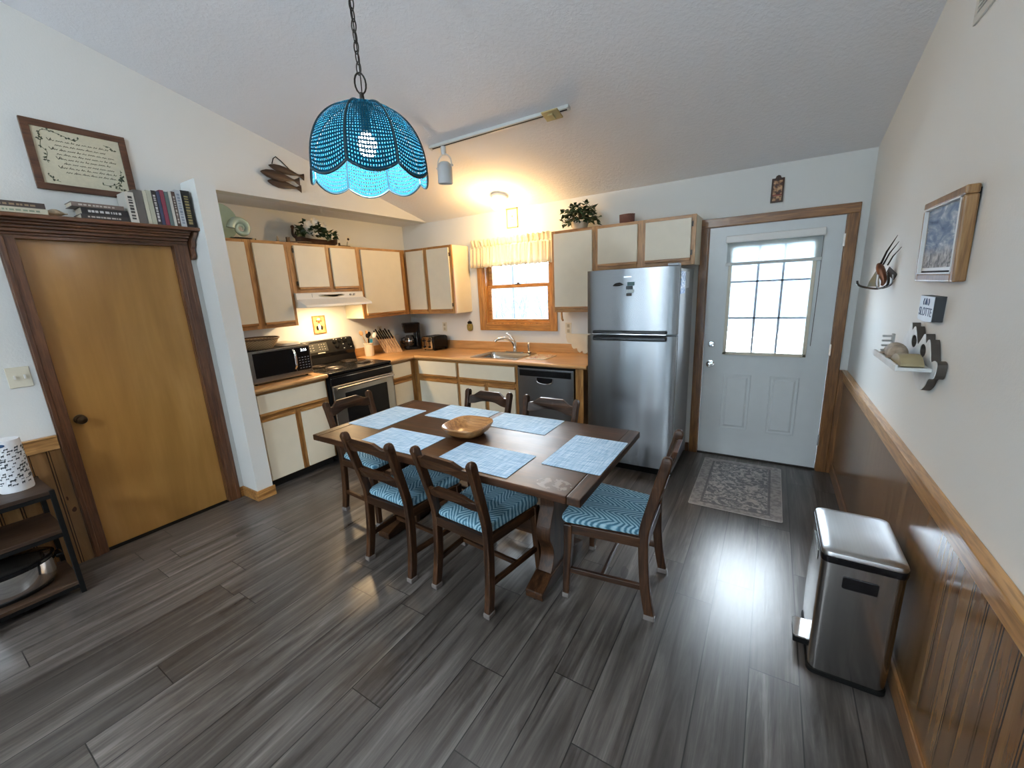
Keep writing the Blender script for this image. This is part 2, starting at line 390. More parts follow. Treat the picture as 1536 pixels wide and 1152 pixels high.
# ------------------------------------------------------------------ room shell
struct('floor', MB().box(-4.4, .8, YF-.1, YB+.12, -.1, 0), M['floor'], 'grey brown wood plank floor of the whole room', 'floor')
struct('ceiling', MB().prism([(YB+.12, cz(YB+.12)), (YR, ZR), (YF-.12, cz(YF-.12)), (YF-.12, cz(YF-.12)+.12), (YR, ZR+.12), (YB+.12, cz(YB+.12)+.12)], 'x', XW, XR), M['ceiling'], 'sloped white textured ceiling rising from the back wall', 'ceiling')
struct('ceiling', MB().box(XK-.12, XW-.12, 1.6, YB+.12, ZC, ZC+.12), M['ceiling'], 'low flat ceiling over the left kitchen alcove', 'ceiling')
DW = (-2.90, -2.03, 1.22, 2.07); DD = (-.513, .441, 0, 2.06)
struct('wall_back', holed(MB(), 'y', YB, YB+.12, XK-.12, XR+.12, 0, ZC, [DW, DD]), M['wall'], 'white back wall with the kitchen window and entry door', 'wall')
mb = MB().box(XR, XR+.12, YF, YB, 0, ZC); mb.prism([(YB, ZC), (YR, ZR), (YF, cz(YF)), (YF, ZC)], 'x', XR, XR+.12)
struct('wall_right', mb, M['wall'], 'white right wall above the pine wainscot', 'wall')
mb = holed(MB(), 'x', XW-.12, XW, YF, 1.545, 0, ZC, [(.60, 1.36, 0, 2.035)])
mb.prism([(YB, ZC), (YR, ZR), (YF, cz(YF)), (YF, ZC)], 'x', XW-.12, XW)
struct('wall_left', mb, M['wall'], 'white left wall around the pantry door and the header above the kitchen alcove', 'wall')
struct('wall_kitchen', MB().box(XK-.12, XK, 1.5, YB, 0, ZC), M['wall'], 'cream wall behind the stove', 'wall')
struct('wall_pier', MB().box(XK, XW, 1.545, 1.607, 0, ZC).box(XW, -3.48, 1.482, 1.607, 0, ZC+.004), M['wall'], 'white wall stub between pantry door and kitchen cabinets', 'wall')
struct('wall_pantry', MB().box(XW-.5, XW-.44, .5, 1.5, 0, 2.2), M['wall'], 'closet wall behind the pantry door', 'wall')
FW = [(-3.40, -2.82, .10, 2.08), (-2.62, -2.12, .10, 2.08), (-1.80, -1.25, .10, 2.08), (-.9, .2, .8, 2.08)]
mb = holed(MB(), 'y', YF-.12, YF, XW-.12, XR+.12, 0, ZC, FW); mb.box(XW, XR, YF-.12, YF, ZC, cz(YF))
struct('wall_front', mb, M['wall'], 'white wall behind the viewer with its sliding door and window', 'wall')
for n_, (a, b, c, d) in enumerate(FW):
    w = sthing('window_%d' % (n_+2), ('tall left', 'tall middle', 'tall right', 'low wide')[n_]+' window in the wall behind the viewer', 'window', ((a+b)/2, YF-.06, c))
    fm = MB(); q = .05
    fm.box(a, b, YF-.09, YF-.03, d-q, d); fm.box(a, b, YF-.09, YF-.03, c, c+q)
    for k in ((a, a+q), (b-q, b)): fm.box(k[0], k[1], YF-.09, YF-.03, c, d)
    obj('window_frame', fm, M['white'], w); obj('pane', MB().box(a+q, b-q, YF-.065, YF-.06, c+q, d-q), M['glass'], w)

# ------------------------------------------------------------------ wainscot, rails, baseboards
struct('trim_1', MB().box(XR-.014, XR, YF, YB, .0, .84), M['wains_y'], 'pine beadboard wainscot on the right wall', 'wainscot')
struct('trim_2', MB().box(XR-.024, XR, YF, YB-.012, .79, .862).box(XR-.038, XR, YF, YB-.012, .860, .876), M['rail_y'], 'honey coloured chair rail along the right wall', 'chair rail', bevel=.003)
struct('baseboard_right', MB().box(XR-.026, XR, YF, YB-.014, 0, .085), M['casing_y'], 'dark pine baseboard under the right wainscot', 'baseboard', bevel=.004)
struct('trim_3', MB().box(.499, XR-.014, YB-.014, YB, 0, .80).box(.499, XR-.014, YB-.02, YB, .80, .876), M['casing_z'], 'narrow pine wainscot strip right of the entry door', 'wainscot')
struct('trim_4', MB().box(XW, XW+.014, YF, .5295, 0, .80), M['wains_y'], 'pine beadboard wainscot left of the pantry door', 'wainscot')
struct('trim_5', MB().box(XW, XW+.026, YF, .528, .78, .858).box(XW, XW+.034, YF, .528, .856, .868), M['rail_y'], 'chair rail left of the pantry door', 'chair rail', bevel=.003)
bb = MB().box(XW, XW+.014, 1.447, 1.468, 0, .085).box(XW, -3.466, 1.468, 1.482, 0, .085).box(-3.48, -3.466, 1.482, 1.62, 0, .085)
struct('baseboard_left', bb, M['oak_y'], 'oak baseboard around the foot of the white wall stub', 'baseboard', bevel=.003)
struct('baseboard_back', MB().box(-.602, -.573, YB-.014, YB, 0, .085), M['brown_x'], 'short dark baseboard between fridge and entry door', 'baseboard')
struct('trim_6', MB().box(XW-.12, XW+.005, .60, 1.36, -.002, .004), M['blackm'], 'dark threshold under the pantry door', 'threshold')

# ------------------------------------------------------------------ entry door
d = sthing('door_1', 'white entry door with a nine pane window in a brown wood casing', 'door', (-.036, YB, 0))
c_ = M['casing_z']
objs('casing', MB().box(-.570, -.500, YB-.018, YB, 0, 2.045).box(.428, .498, YB-.018, YB, 0, 2.045), c_, d, bevel=.004)
obj('casing_head', MB().box(-.570, .498, YB-.018, YB, 2.045, 2.115), M['casing_x'], d, bevel=.004)
objs('jamb', MB().box(-.513, -.495, YB, YB+.12, 0, 2.06).box(.423, .441, YB, YB+.12, 0, 2.06).box(-.495, .423, YB, YB+.12, 2.042, 2.06), c_, d)
obj('threshold', MB().box(-.495, .423, YB-.004, YB+.12, 0, .016), M['iron'], d)
y0, y1 = YB+.004, YB+.048
sl = holed(MB(), 'y', y0, y1, -.493, .421, .018, 2.04, [(-.325, .262, .972, 1.885)])
slab = obj('slab', sl, M['white_door'], d)
for a, b in ((-.317, -.10), (.04, .248)):
    pn = MB()
    zz0, zz1 = .278, .788; e = .022
    pn.box(a, b, y0-.006, y0, zz0, zz0+.008).box(a, b, y0-.006, y0, zz1-.008, zz1).box(a, a+.008, y0-.006, y0, zz0, zz1).box(b-.008, b, y0-.006, y0, zz0, zz1)
    pn.loft([[(a+e, y0, zz0+e), (b-e, y0, zz0+e), (b-e, y0, zz1-e), (a+e, y0, zz1-e)], [(a+e+.015, y0-.007, zz0+e+.015), (b-e-.015, y0-.007, zz0+e+.015), (b-e-.015, y0-.007, zz1-e-.015), (a+e+.015, y0-.007, zz1-e-.015)]])
    obj('raised_panel', pn, M['white_door'], d, bevel=.002)
fm = MB(); a, b, z0, z1 = -.335, .272, .962, 1.893
fm.box(a, a+.026, y0-.012, y0+.01, z0, z1).box(b-.026, b, y0-.012, y0+.01, z0, z1).box(a, b, y0-.012, y0+.01, z0, z0+.026).box(a, b, y0-.012, y0+.01, z1-.026, z1)
obj('glass_frame', fm, M['cream'], d, bevel=.003)
mu = MB()
for x in (-.116, .060): mu.box(x-.008, x+.008, y0+.006, y0+.018, z0+.02, z1-.02)
for z in (1.283, 1.587): mu.box(a+.02, b-.02, y0+.006, y0+.018, z-.007, z+.007)
objs('muntin', mu, plain('grey_muntin', (.42, .47, .55), .4), d)
obj('glass', MB().box(a+.02, b-.02, y0+.02, y0+.024, z0+.02, z1-.02), M['glass'], d)
kn = MB().lathe([(.0, -.062), (.018, -.060), (.027, -.048), (.026, -.036), (.012, -.026), (.012, -.010), (.032, -.007), (.033, 0)], (-.43, y0, .873), 20, axis='y')
obj('door_knob', kn, M['chrome'], d, smooth=True)
kn = MB().lathe([(0, -.028), (.024, -.026), (.030, -.012), (.033, 0)], (-.43, y0, 1.052), 20, axis='y').box(-.442, -.418, y0-.04, y0-.026, 1.047, 1.057)
obj('deadbolt', kn, M['chrome'], d, smooth=True)
for z in (1.86, 1.03, .27): obj('hinge', MB().box(.417, .429, y0-.008, y0+.002, z-.045, z+.045), M['chrome'], d)
# shade fixed to the door window: moves with nothing but itself
sh = thing('roller_blind', 'white roller shade with sheer fabric lowered over the top of the entry door window', 'window shade', (-.03, y0-.02, 1.72))
ysh = y0-.035
obj('headrail', MB().box(-.363, .305, ysh-.022, y0-.0005, 1.905, 1.962), M['white'], sh, bevel=.006)
obj('fabric', MB().box(-.352, .295, ysh+.004, ysh+.0055, 1.745, 1.908), M['sheer'], sh)
obj('bottom_rail', MB().box(-.356, .300, ysh-.012, ysh+.010, 1.722, 1.747), plain('grey_white_rail', (.5, .52, .5), .4), sh, bevel=.003)
obj('cord', MB().tube([(.296, ysh+.005, 1.91), (.297, ysh+.005, 1.5), (.292, ysh+.006, 1.06)], .0018, 6), M['iron'], sh)

# ------------------------------------------------------------------ pantry door
d = sthing('door_2', 'honey brown flush pantry door with a small bronze knob in dark casing', 'door', (XW, .98, 0))
obj('slab', MB().box(XW-.068, XW-.030, .607, 1.353, .008, 2.03), M['birch'], d, bevel=.002)
obj('casing', MB().box(XW, XW+.020, .530, .604, 0, 2.04).box(XW, XW+.026, .536, .560, 0, 2.04), M['brown_z'], d, bevel=.004)
cs = MB().box(XW, XW+.020, 1.354, 1.445, 0, 2.04).box(XW, XW+.026, 1.412, 1.440, 0, 2.04).box(XW, XW+.023, 1.372, 1.384, 0, 2.04)
obj('casing', cs, M['brown_z'], d, bevel=.004)
obj('casing_head', MB().box(XW, XW+.020, .530, 1.445, 2.028, 2.12), M['brown_y'], d, bevel=.004)
objs('jamb', MB().box(XW-.12, XW, .600, .607, 0, 2.035).box(XW-.12, XW, 1.353, 1.36, 0, 2.035).box(XW-.12, XW, .60, 1.36, 2.03, 2.035), M['brown_z'], d)
kx = XW-.030
obj('door_knob', MB().lathe([(.030, 0), (.030, .006), (.011, .010), (.011, .026), (.022, .034), (.028, .048), (.024, .060), (0, .065)], (kx, .655, .925), 20, axis='x'), M['bronze'], d, smooth=True)

# shelf over the pantry door
s = thing('wall_shelf', 'dark brown ledge shelf with crown moulding over the pantry door', 'shelf', (XW, .95, 2.15))
obj('shelf_board', MB().box(XW, XW+.172, .40, 1.481, 2.126, 2.148), M['brown_y'], s, bevel=.004)
cr = MB()
for a, b, c in ((.135, 2.112, 2.126), (.115, 2.098, 2.112), (.088, 2.082, 2.098), (.060, 2.062, 2.082), (.040, 2.046, 2.062)): cr.box(XW+.02, XW+a, .47, 1.435, b, c)
obj('crown_moulding', cr, M['brown_y'], s, bevel=.004)
pr = smoothpath([(0, 2.126), (.135, 2.126), (.13, 2.10), (.085, 2.07), (.07, 2.03), (.045, 2.01), (.05, 1.97), (.03, 1.94), (0, 1.935)], 4)
for y in (1.447, .44): obj('bracket', MB().prism([(XW+p[0], p[1]) for p in pr], 'y', y, y+.026), M['brown_z'], s, bevel=.003)
# ------------------------------------------------------------------ kitchen window
w = sthing('window_1', 'double hung kitchen window with golden oak frame above the sink', 'window', (-2.465, YB, 1.147))
wz, wx = M['winwood_z'], M['winwood_x']
objs('casing', MB().box(-2.983, -2.898, YB-.020, YB, 1.147, 2.15).box(-2.034, -1.951, YB-.020, YB, 1.147, 2.15), wz, w, bevel=.005)
objs('casing', MB().box(-2.898, -2.034, YB-.020, YB, 1.147, 1.222).box(-2.898, -2.034, YB-.020, YB, 2.068, 2.15), wx, w, bevel=.005)
objs('jamb', MB().box(-2.90, -2.882, YB, YB+.12, 1.22, 2.07).box(-2.048, -2.03, YB, YB+.12, 1.22, 2.07).box(-2.882, -2.048, YB, YB+.12, 1.22, 1.236).box(-2.882, -2.048, YB, YB+.12, 2.055, 2.07), wz, w)
ya = YB+.045
def sash(y, z0, z1):
    m = MB().box(-2.882, -2.840, y, y+.03, z0, z1).box(-2.090, -2.048, y, y+.03, z0, z1).box(-2.84, -2.09, y, y+.03, z0, z0+.040).box(-2.84, -2.09, y, y+.03, z1-.036, z1)
    o = obj('sash', m, wx, w, bevel=.003); obj('pane', MB().box(-2.84, -2.09, y+.013, y+.017, z0+.03, z1-.03), M['glass'], o)
sash(ya, 1.236, 1.665); sash(ya+.034, 1.63, 2.055)
obj('sash_lock', MB().box(-2.50, -2.43, ya-.004, ya+.022, 1.665, 1.672).lathe([(.014, 0), (.012, .014), (0, .016)], (-2.465, ya+.01, 1.672), 12), M['bronze'], w)

# valance: gathered cloth with a ruffled heading
v = thing('window_valance', 'cream gathered valance with a ruffled top hanging over the kitchen window', 'curtain', (-2.5, YB-.06, 1.87))
def cloth(x0, x1, rows, amp, seed, n=260):
    rnd = random.Random(seed); ph = [rnd.uniform(0, 6.28) for _ in range(6)]; mb = MB(); vs = []
    for j, (z, y, a, zz) in enumerate(rows):
        for i in range(n+1):
            u = i/n; x = x0+(x1-x0)*u
            s_ = sin(u*2*pi*23+ph[0]+1.2*sin(u*11+ph[1]))*.6+sin(u*2*pi*41+ph[2]+1.5*sin(u*7+ph[3]))*.3+sin(u*2*pi*9+ph[4])*.35
            vs.append((x, YB-y-a*s_, z+zz*sin(u*2*pi*17+ph[5]+sin(u*9))))
    m = n+1
    mb._add(vs, [(j*m+i, j*m+i+1, (j+1)*m+i+1, (j+1)*m+i) for j in range(len(rows)-1) for i in range(n)]); return mb
def solid(o, th):
    q = o.modifiers.new('solid', 'SOLIDIFY'); q.thickness = th; return o
o = obj('skirt', cloth(-3.035, -1.962, [(2.105, .042, .006, 0), (2.08, .045, .012, 0), (2.0, .048, .017, 0), (1.93, .052, .020, 0), (1.872, .054, .023, .004)], 1, 3), M['valance'], v, smooth=True); solid(o, .0015)
o = obj('heading_ruffle', cloth(-3.035, -1.962, [(2.098, .045, .007, 0), (2.125, .044, .010, 0), (2.155, .050, .018, .002), (2.178, .050, .022, .007)], 1, 5), M['valance'], v, smooth=True); solid(o, .0015)
obj('rod', MB().box(-3.03, -1.966, YB-.046, YB-.040, 2.088, 2.106).box(-3.03, -3.024, YB-.046, YB-.0, 2.088, 2.106).box(-1.972, -1.966, YB-.046, YB-.0, 2.088, 2.106), M['cream'], v)

# ------------------------------------------------------------------ cabinets
def door_panel(par, face, dirn, a0, a1, z0, z1, pull, name='door', th=.018):
    """face: coordinate of frame face; dirn 'x' faces +x, 'y' faces -y"""
    ax = dirn
    def bx(m, p0, p1, q0, q1, r0, r1):
        if ax == 'x': return m.box(face+p0, face+p1, q0, q1, r0, r1)
        return m.box(q0, q1, face-p1, face-p0, r0, r1)
    zz0 = z0+(.022 if pull == 'b' else 0); zz1 = z1-(.022 if pull == 't' else 0)
    dd = obj(name, bx(MB(), .0005, th, a0, a1, zz0, zz1), M['almond'], par, bevel=.0015)
    st = MB()
    if pull == 'b': bx(st, .0005, th+.004, a0, a1, z0, zz0-.0005)
    else: bx(st, .0005, th+.004, a0, a1, zz1+.0005, z1)
    obj('finger_pull', st, M['oak_y' if ax == 'x' else 'oak_x'], dd, bevel=.003)
    dd.children[0].location = (0, 0, 0)
    return dd
def frame(par, face, dirn, stiles, rails, th=.02):
    def bx(m, q0, q1, r0, r1):
        if dirn == 'x': return m.box(face-th, face, q0, q1, r0, r1)
        return m.box(q0, q1, face, face+th, r0, r1)
    m = MB()
    for a in stiles: bx(m, *a)
    objs('stile', m, M['oak_z'], par, bevel=.001)
    m = MB()
    for a in rails: bx(m, *a)
    objs('rail', m, M['oak_y' if dirn == 'x' else 'oak_x'], par, bevel=.001)
ZT, ZB = 2.133, 1.370
FXU = XK+.318; FYU = YB-.318
def upper_left(label, y0, y1, zb, doors, hinges=True):
    c = thing('upper_cabinet', label, 'cabinet', (XK, (y0+y1)/2, zb), group='upper cabinets with almond doors')
    obj('carcass', MB().box(XK+.001, FXU-.02, y0+.001, y1-.001, zb, ZT-.002), M['carcass'], c)
    st = []; e = sorted(doors); prev = y0
    for a, b in e: st.append((prev+.0005, a+.008, zb, ZT)); prev = b-.008
    st.append((prev, y1-.0005, zb, ZT))
    frame(c, FXU, 'x', st, [(a+.008, b-.008, zb, zb+.035) for a, b in e]+[(a+.008, b-.008, ZT-.03, ZT) for a, b in e])
    for a, b in e:
        dd = door_panel(c, FXU, 'x', a, b, zb+.032, ZT-.027, 'b')
    return c
upper_left('tall two door upper cabinet at the left end above the microwave', 1.609, 2.277, ZB, [(1.64, 1.905), (1.968, 2.24)])
uc = upper_left('short two door upper cabinet right above the range hood', 2.277, 3.045, 1.672, [(2.335, 2.655), (2.718, 3.012)])
uc2 = upper_left('single door upper cabinet in the corner right of the range hood', 3.045, FYU+.0, ZB, [(3.085, 3.645)])
for z in (1.76, 2.06): obj('hinge', MB().box(FXU, FXU+.012, 2.322, 2.334, z-.02, z+.02), M['iron'], uc)
def upper_back(label, x0, x1, zb, doors, side=True):
    c = thing('upper_cabinet', label, 'cabinet', ((x0+x1)/2, YB, zb), group='upper cabinets with almond doors')
    obj('carcass', MB().box(x0+.001, x1-.001, FYU+.02, YB-.001, zb, ZT-.002), M['carcass'], c)
    st = []; prev = x0
    for a, b in doors: st.append((prev+.0005, a+.008, zb, ZT)); prev = b-.008
    st.append((prev, x1-.0005, zb, ZT))
    frame(c, FYU, 'y', st, [(a+.008, b-.008, zb, zb+.035) for a, b in doors]+[(a+.008, b-.008, ZT-.03, ZT) for a, b in doors])
    for a, b in doors: door_panel(c, FYU, 'y', a, b, zb+.032, ZT-.027, 'b')
    return c
c = upper_back('two door upper cabinet left of the kitchen window', FXU+.0, -3.099, ZB, [(-3.80, -3.525), (-3.463, -3.135)])
for z in (1.47, 2.03): obj('hinge', MB().box(-3.134, -3.124, FYU-.012, FYU, z-.02, z+.02), M['iron'], c)
upper_back('tall single door upper cabinet between kitchen window and fridge', -1.847, -1.412, ZB, [(-1.818, -1.432)])
c = upper_back('wide low two door cabinet above the refrigerator', -1.412, -.560, 1.746, [(-1.378, -1.022), (-.955, -.594)])
for x in (-.592, ): 
    for z in (1.84, 2.06): obj('hinge', MB().box(x, x+.010, FYU-.012, FYU, z-.02, z+.02), M['iron'], c)

FXB = XK+.612; FYB = YB-.612
CT0, CT1 = .876, .914
# base cabinets
def base_x(label, y0, y1, drawers, doors):
    c = thing('base_cabinet', label, 'cabinet', (XK+.3, (y0+y1)/2, 0), group='base cabinets with almond doors')
    obj('carcass', MB().box(XK+.001, FXB-.02, y0+.001, y1-.001, .09, CT0-.001), M['carcass'], c)
    obj('toe_kick', MB().box(XK+.001, FXB-.075, y0+.001, y1-.001, .0, .09), M['toe'], c)
    mm = MB()
    for a, b in ((y0+.0005, doors[0][0]+.008), (doors[-1][1]-.008, y1-.0005)): mm.box(FXB-.02, FXB, a, b, .09, CT0)
    for i in range(len(doors)-1): mm.box(FXB-.02, FXB, doors[i][1]-.008, doors[i+1][0]+.008, .09, .66)
    objs('stile', mm, M['oak_z'], c, bevel=.001)
    mm = MB()
    for z0, z1 in ((.09, .115), (.625, .705), (.845, CT0)): mm.box(FXB-.0205, FXB-.0005, y0+.001, y1-.001, z0, z1)
    objs('rail', mm, M['oak_y'], c)
    for a, b in drawers: door_panel(c, FXB, 'x', a, b, .675, .852, 'b', 'drawer')
    for a, b in doors: door_panel(c, FXB, 'x', a, b, .100, .645, 't')
    return c
base_x('base cabinet under the microwave with a drawer above two doors', 1.609, 2.277, [(1.635, 2.255)], [(1.64, 1.925), (1.985, 2.25)])
base_x('narrow base cabinet between the stove and the counter corner', 3.047, FYB+.0, [(3.085, 3.36)], [(3.085, 3.36)])
def base_y(label, x0, x1, stiles, drawers, doors):
    c = thing('base_cabinet', label, 'cabinet', ((x0+x1)/2, YB-.3, 0), group='base cabinets with almond doors')
    obj('carcass', MB().box(x0+.001, x1-.001, FYB+.02, YB-.001, .09, CT0-.16), M['carcass'], c)
    obj('toe_kick', MB().box(x0+.001, x1-.001, FYB+.075, YB-.001, .0, .09), M['toe'], c)
    mm = MB()
    for a in stiles: mm.box(a[0], a[1], FYB, FYB+.02, .09, a[2])
    objs('stile', mm, M['oak_z'], c, bevel=.001)
    mm = MB()
    for z0, z1 in ((.09, .115), (.615, .705), (.845, CT0)): mm.box(x0+.001, x1-.001, FYB+.0005, FYB+.0205, z0, z1)
    objs('rail', mm, M['oak_x'], c)
    for a, b in drawers: door_panel(c, FYB, 'y', a, b, .675, .850, 'b', 'drawer')
    for a, b in doors: door_panel(c, FYB, 'y', a, b, .100, .635, 't')
base_y('base cabinet with one drawer and one door beside the counter corner', FXB, -2.885, [(FXB+.0005, -3.46, CT0), (-2.91, -2.8855, CT0)], [(-3.468, -2.905)], [(-3.468, -2.905)])
base_y('sink base cabinet with a false drawer front above two doors', -2.885, -2.112, [(-2.8845, -2.85, CT0), (-2.15, -2.1125, CT0), (-2.535, -2.475, .66)], [(-2.862, -2.140)], [(-2.862, -2.53), (-2.478, -2.145)])
ep = thing('end_panel', 'oak end panel between dishwasher and refrigerator', 'cabinet panel', (-1.43, YB-.3, 0))
obj('panel', MB().box(-1.488, -1.41, FYB, YB-.001, 0, CT0-.001), M['oak_z'], ep)
# counters
ct = thing('countertop', 'L-shaped wood grain laminate countertop around the sink', 'countertop', (-2.6, 3.7, CT0))
CY = YB-.642; CX = XK+.642
mm = holed(MB(), 'y', 0, 1, 0, 1, 0, 1, []) if False else MB()
SX0, SX1, SY0, SY1 = -2.715, -2.165, 3.492, 3.872
for x0, x1, y0, y1 in ((CX, SX0, CY, YB-.001), (SX1, -1.363, CY, YB-.001), (SX0, SX1, CY, SY0), (SX0, SX1, SY1, YB-.001)): mm.box(x0, x1, y0, y1, CT0, CT1)
obj('slab', mm, M['counter_x'], ct)
obj('slab', MB().box(XK+.001, CX, 3.047, YB-.001, CT0, CT1), M['counter_y'], ct)
obj('front_edge', MB().tube([(CX, CY+.001, CT1-.019), (-1.363, CY+.001, CT1-.019)], .019, 12), M['counter_x'], ct, smooth=True)
obj('front_edge', MB().tube([(CX-.001, 3.047, CT1-.019), (CX-.001, CY, CT1-.019)], .019, 12), M['counter_y'], ct, smooth=True)
obj('backsplash', MB().box(XK+.02, -1.363, YB-.021, YB-.001, CT1, 1.012), M['counter_x'], ct, bevel=.004)
obj('backsplash', MB().box(XK+.001, XK+.02, 3.047, YB-.02, CT1, 1.012), M['counter_y'], ct, bevel=.004)
ct = thing('countertop', 'short wood grain countertop left of the stove under the microwave', 'countertop', (-3.8, 1.94, CT0))
obj('slab', MB().box(XK+.001, CX, 1.609, 2.277, CT0, CT1), M['counter_y'], ct)
obj('front_edge', MB().tube([(CX-.001, 1.609, CT1-.019), (CX-.001, 2.277, CT1-.019)], .019, 12), M['counter_y'], ct, smooth=True)
obj('backsplash', MB().box(XK+.001, XK+.02, 1.609, 2.277, CT1, 1.012), M['counter_y'], ct, bevel=.004)

# sink
M['sink'] = steel('sink_steel', (.50, .48, .45), .22, 'x', 0)
sk = thing('kitchen_sink', 'stainless steel drop in sink below the kitchen window', 'sink', (-2.44, 3.69, CT1))
r0 = rrect(SX0-.028, SX1+.028, SY0-.026, SY1+.055, .035); r1 = rrect(SX0+.012, SX1-.012, SY0+.012, SY1-.012, .045); r2 = rrect(SX0+.03, SX1-.03, SY0+.03, SY1-.03, .05)
ring = lambda r, z: [(x, y, z) for x, y in r]
r1b = rrect(SX0+.022, SX1-.022, SY0+.022, SY1-.022, .045)
obj('basin', MB().loft([ring(r0, CT1+.0005), ring(r0, CT1+.006), ring(r1, CT1+.004), ring(r1b, CT1-.02), ring(r2, CT1-.15), ring([((x+2.44)*.3-2.44, (y-3.69)*.3+3.69) for x, y in r2], CT1-.155)], cap=False)
    ._add(*[[*ring([((x+2.44)*.3-2.44, (y-3.69)*.3+3.69) for x, y in r2], CT1-.155)], [tuple(range(len(r2)))]]), M['sink'], sk, smooth=True)
obj('drain', MB().lathe([(0, .004), (.035, .003), (.042, 0)], (-2.44, 3.69, CT1-.155), 20), M['chrome'], sk, smooth=True)
fc = thing('kitchen_faucet', 'chrome single lever faucet standing behind the sink', 'faucet', (-2.42, 3.915, CT1+.006))
z = CT1+.004
obj('base_plate', MB().prism(rrect(-2.55, -2.31, 3.885, 3.935, .02), 'z', z, z+.010), M['chrome'], fc, bevel=.003)
obj('spout', MB().tube(smoothpath([(-2.42, 3.91, z), (-2.42, 3.908, z+.07), (-2.44, 3.89, z+.125), (-2.50, 3.83, z+.165), (-2.56, 3.77, z+.160), (-2.585, 3.75, z+.135)], 6), [.024]*6+[.022]*6+[.017]*18+[.014], 12), M['chrome'], fc, smooth=True)
obj('lever', MB().tube(smoothpath([(-2.42, 3.91, z+.085), (-2.435, 3.905, z+.14), (-2.475, 3.89, z+.19), (-2.51, 3.875, z+.215)], 5), [.02]*4+[.013]*11+[.009], 10), M['chrome'], fc, smooth=True)
sp = thing('sink_sprayer', 'small chrome side sprayer right of the faucet', 'sprayer', (-2.24, 3.915, CT1+.006))
obj('sprayer_body', MB().lathe([(.022, 0), (.022, .008), (.013, .016), (.012, .05), (.016, .07), (.017, .105), (.008, .115), (0, .116)], (-2.24, 3.912, z+.002), 16), M['chrome'], sp, smooth=True)
obj('sprayer_collar', MB().lathe([(.026, 0), (.024, .006), (.0, .007)], (-2.24, 3.912, z+.0005), 16), M['iron'], sp, smooth=True)

# ------------------------------------------------------------------ dishwasher
dw = thing('dishwasher', 'stainless steel dishwasher under the counter beside the refrigerator', 'dishwasher', (-1.80, 3.7, 0))
a, b = -2.108, -1.492
obj('tub', MB().box(a, b, FYB+.03, YB-.02, .06, CT0-.004), M['blackm'], dw)
obj('door', MB().box(a+.004, b-.004, FYB-.022, FYB+.03, .12, .852), M['steel'], dw, bevel=.006)
obj('control_strip', MB().box(a+.03, b-.03, FYB-.026, FYB-.0215, .775, .835), M['black'], dw, bevel=.002)
hp = [(-1.80+.085*cos(q), .735+.030*sin(q)) for q in [pi*k/14+pi for k in range(15)]]
obj('pocket_handle', MB().prism(hp+[(-1.715, .765), (-1.885, .765)], 'y', FYB-.026, FYB-.021), M['black'], dw)
obj('handle_rim', MB().tube([(x, FYB-.026, z_) for x, z_ in [(-1.888, .765)]+hp+[(-1.712, .765)]], .005, 8), M['chrome'], dw, smooth=True)
obj('toe_kick', MB().box(a, b, FYB+.04, FYB+.06, 0, .10), M['toe'], dw)
obj('top_trim', MB().box(a+.004, b-.004, FYB-.010, FYB+.03, .856, .871), M['blackm'], dw)

# ------------------------------------------------------------------ refrigerator
fr_ = thing('refrigerator', 'stainless steel top freezer refrigerator with black handles', 'refrigerator', (-.965, 3.68, 0))
X0, X1, YFr = -1.332, -.600, 3.335
obj('body', MB().box(X0+.004, X1-.004, YFr+.075, 4.03, .03, 1.715), M['fgrey'], fr_, bevel=.006)
def fdoor(z0, z1):
    n = 18; P = []
    for i in range(n+1):
        u = i/n; x = X0+(X1-X0)*u; P.append((x, YFr+.016*(2*u-1)**2+(.006 if i in (0, n) else 0)))
    P += [(X1, YFr+.072), (X0, YFr+.072)]
    return MB().prism(P, 'z', z0, z1)
fd = obj('freezer_door', fdoor(1.212, 1.732), M['steel'], fr_, bevel=.003, smooth=True)
rd = obj('fridge_door', fdoor(.075, 1.200), M['steel'], fr_, bevel=.003, smooth=True)
obj('handle', MB().box(X0+.06, X1-.07, YFr-.022, YFr+.01, 1.218, 1.243), M['black'], fd, bevel=.008)
obj('handle', MB().box(X0+.06, X1-.07, YFr-.024, YFr+.01, 1.160, 1.198), M['black'], rd, bevel=.010)
obj('handle_trim', MB().box(X0+.062, X1-.072, YFr-.028, YFr-.020, 1.212, 1.219), M['chrome'], fd, bevel=.002)
obj('hinge_cover', MB().box(X1-.09, X1-.01, YFr+.03, YFr+.12, 1.733, 1.752), M['fgrey'], fr_, bevel=.004)
obj('kick_grille', MB().box(X0+.01, X1-.01, YFr+.05, YFr+.08, .005, .07), M['blackm'], fr_)
obj('badge', MB().box(-1.015, -.955, YFr-.0025, YFr+.004, 1.664, 1.672), M['chrome'], fd)
def mag(label, m, mat, loc):
    o = obj('fridge_magnet', m, mat); o.location = loc
    o.data.transform(Matrix.Translation((-loc[0], -loc[1], -loc[2]))); return tag(o, label, 'magnet', 'magnets on the freezer door')
yy = YFr-.0005
mag('dark curved magnet at the left on the freezer door', MB().tube([(-1.10, yy-.006, 1.603), (-1.08, yy-.006, 1.618), (-1.045, yy-.006, 1.622), (-1.02, yy-.006, 1.612), (-1.05, yy-.006, 1.606), (-1.085, yy-.006, 1.605)], .0055, 8), M['iron'], (-1.06, yy, 1.61))
mag('teal topmost magnet of the little column on the freezer door', MB().box(-.985, -.93, yy-.008, yy, 1.600, 1.627), plain('teal_magnet', (.03, .10, .11), .4), (-.957, yy, 1.61))
mag('black striped magnet second in the column on the freezer door', MB().box(-.995, -.945, yy-.009, yy, 1.572, 1.597), M['black'], (-.97, yy, 1.585))
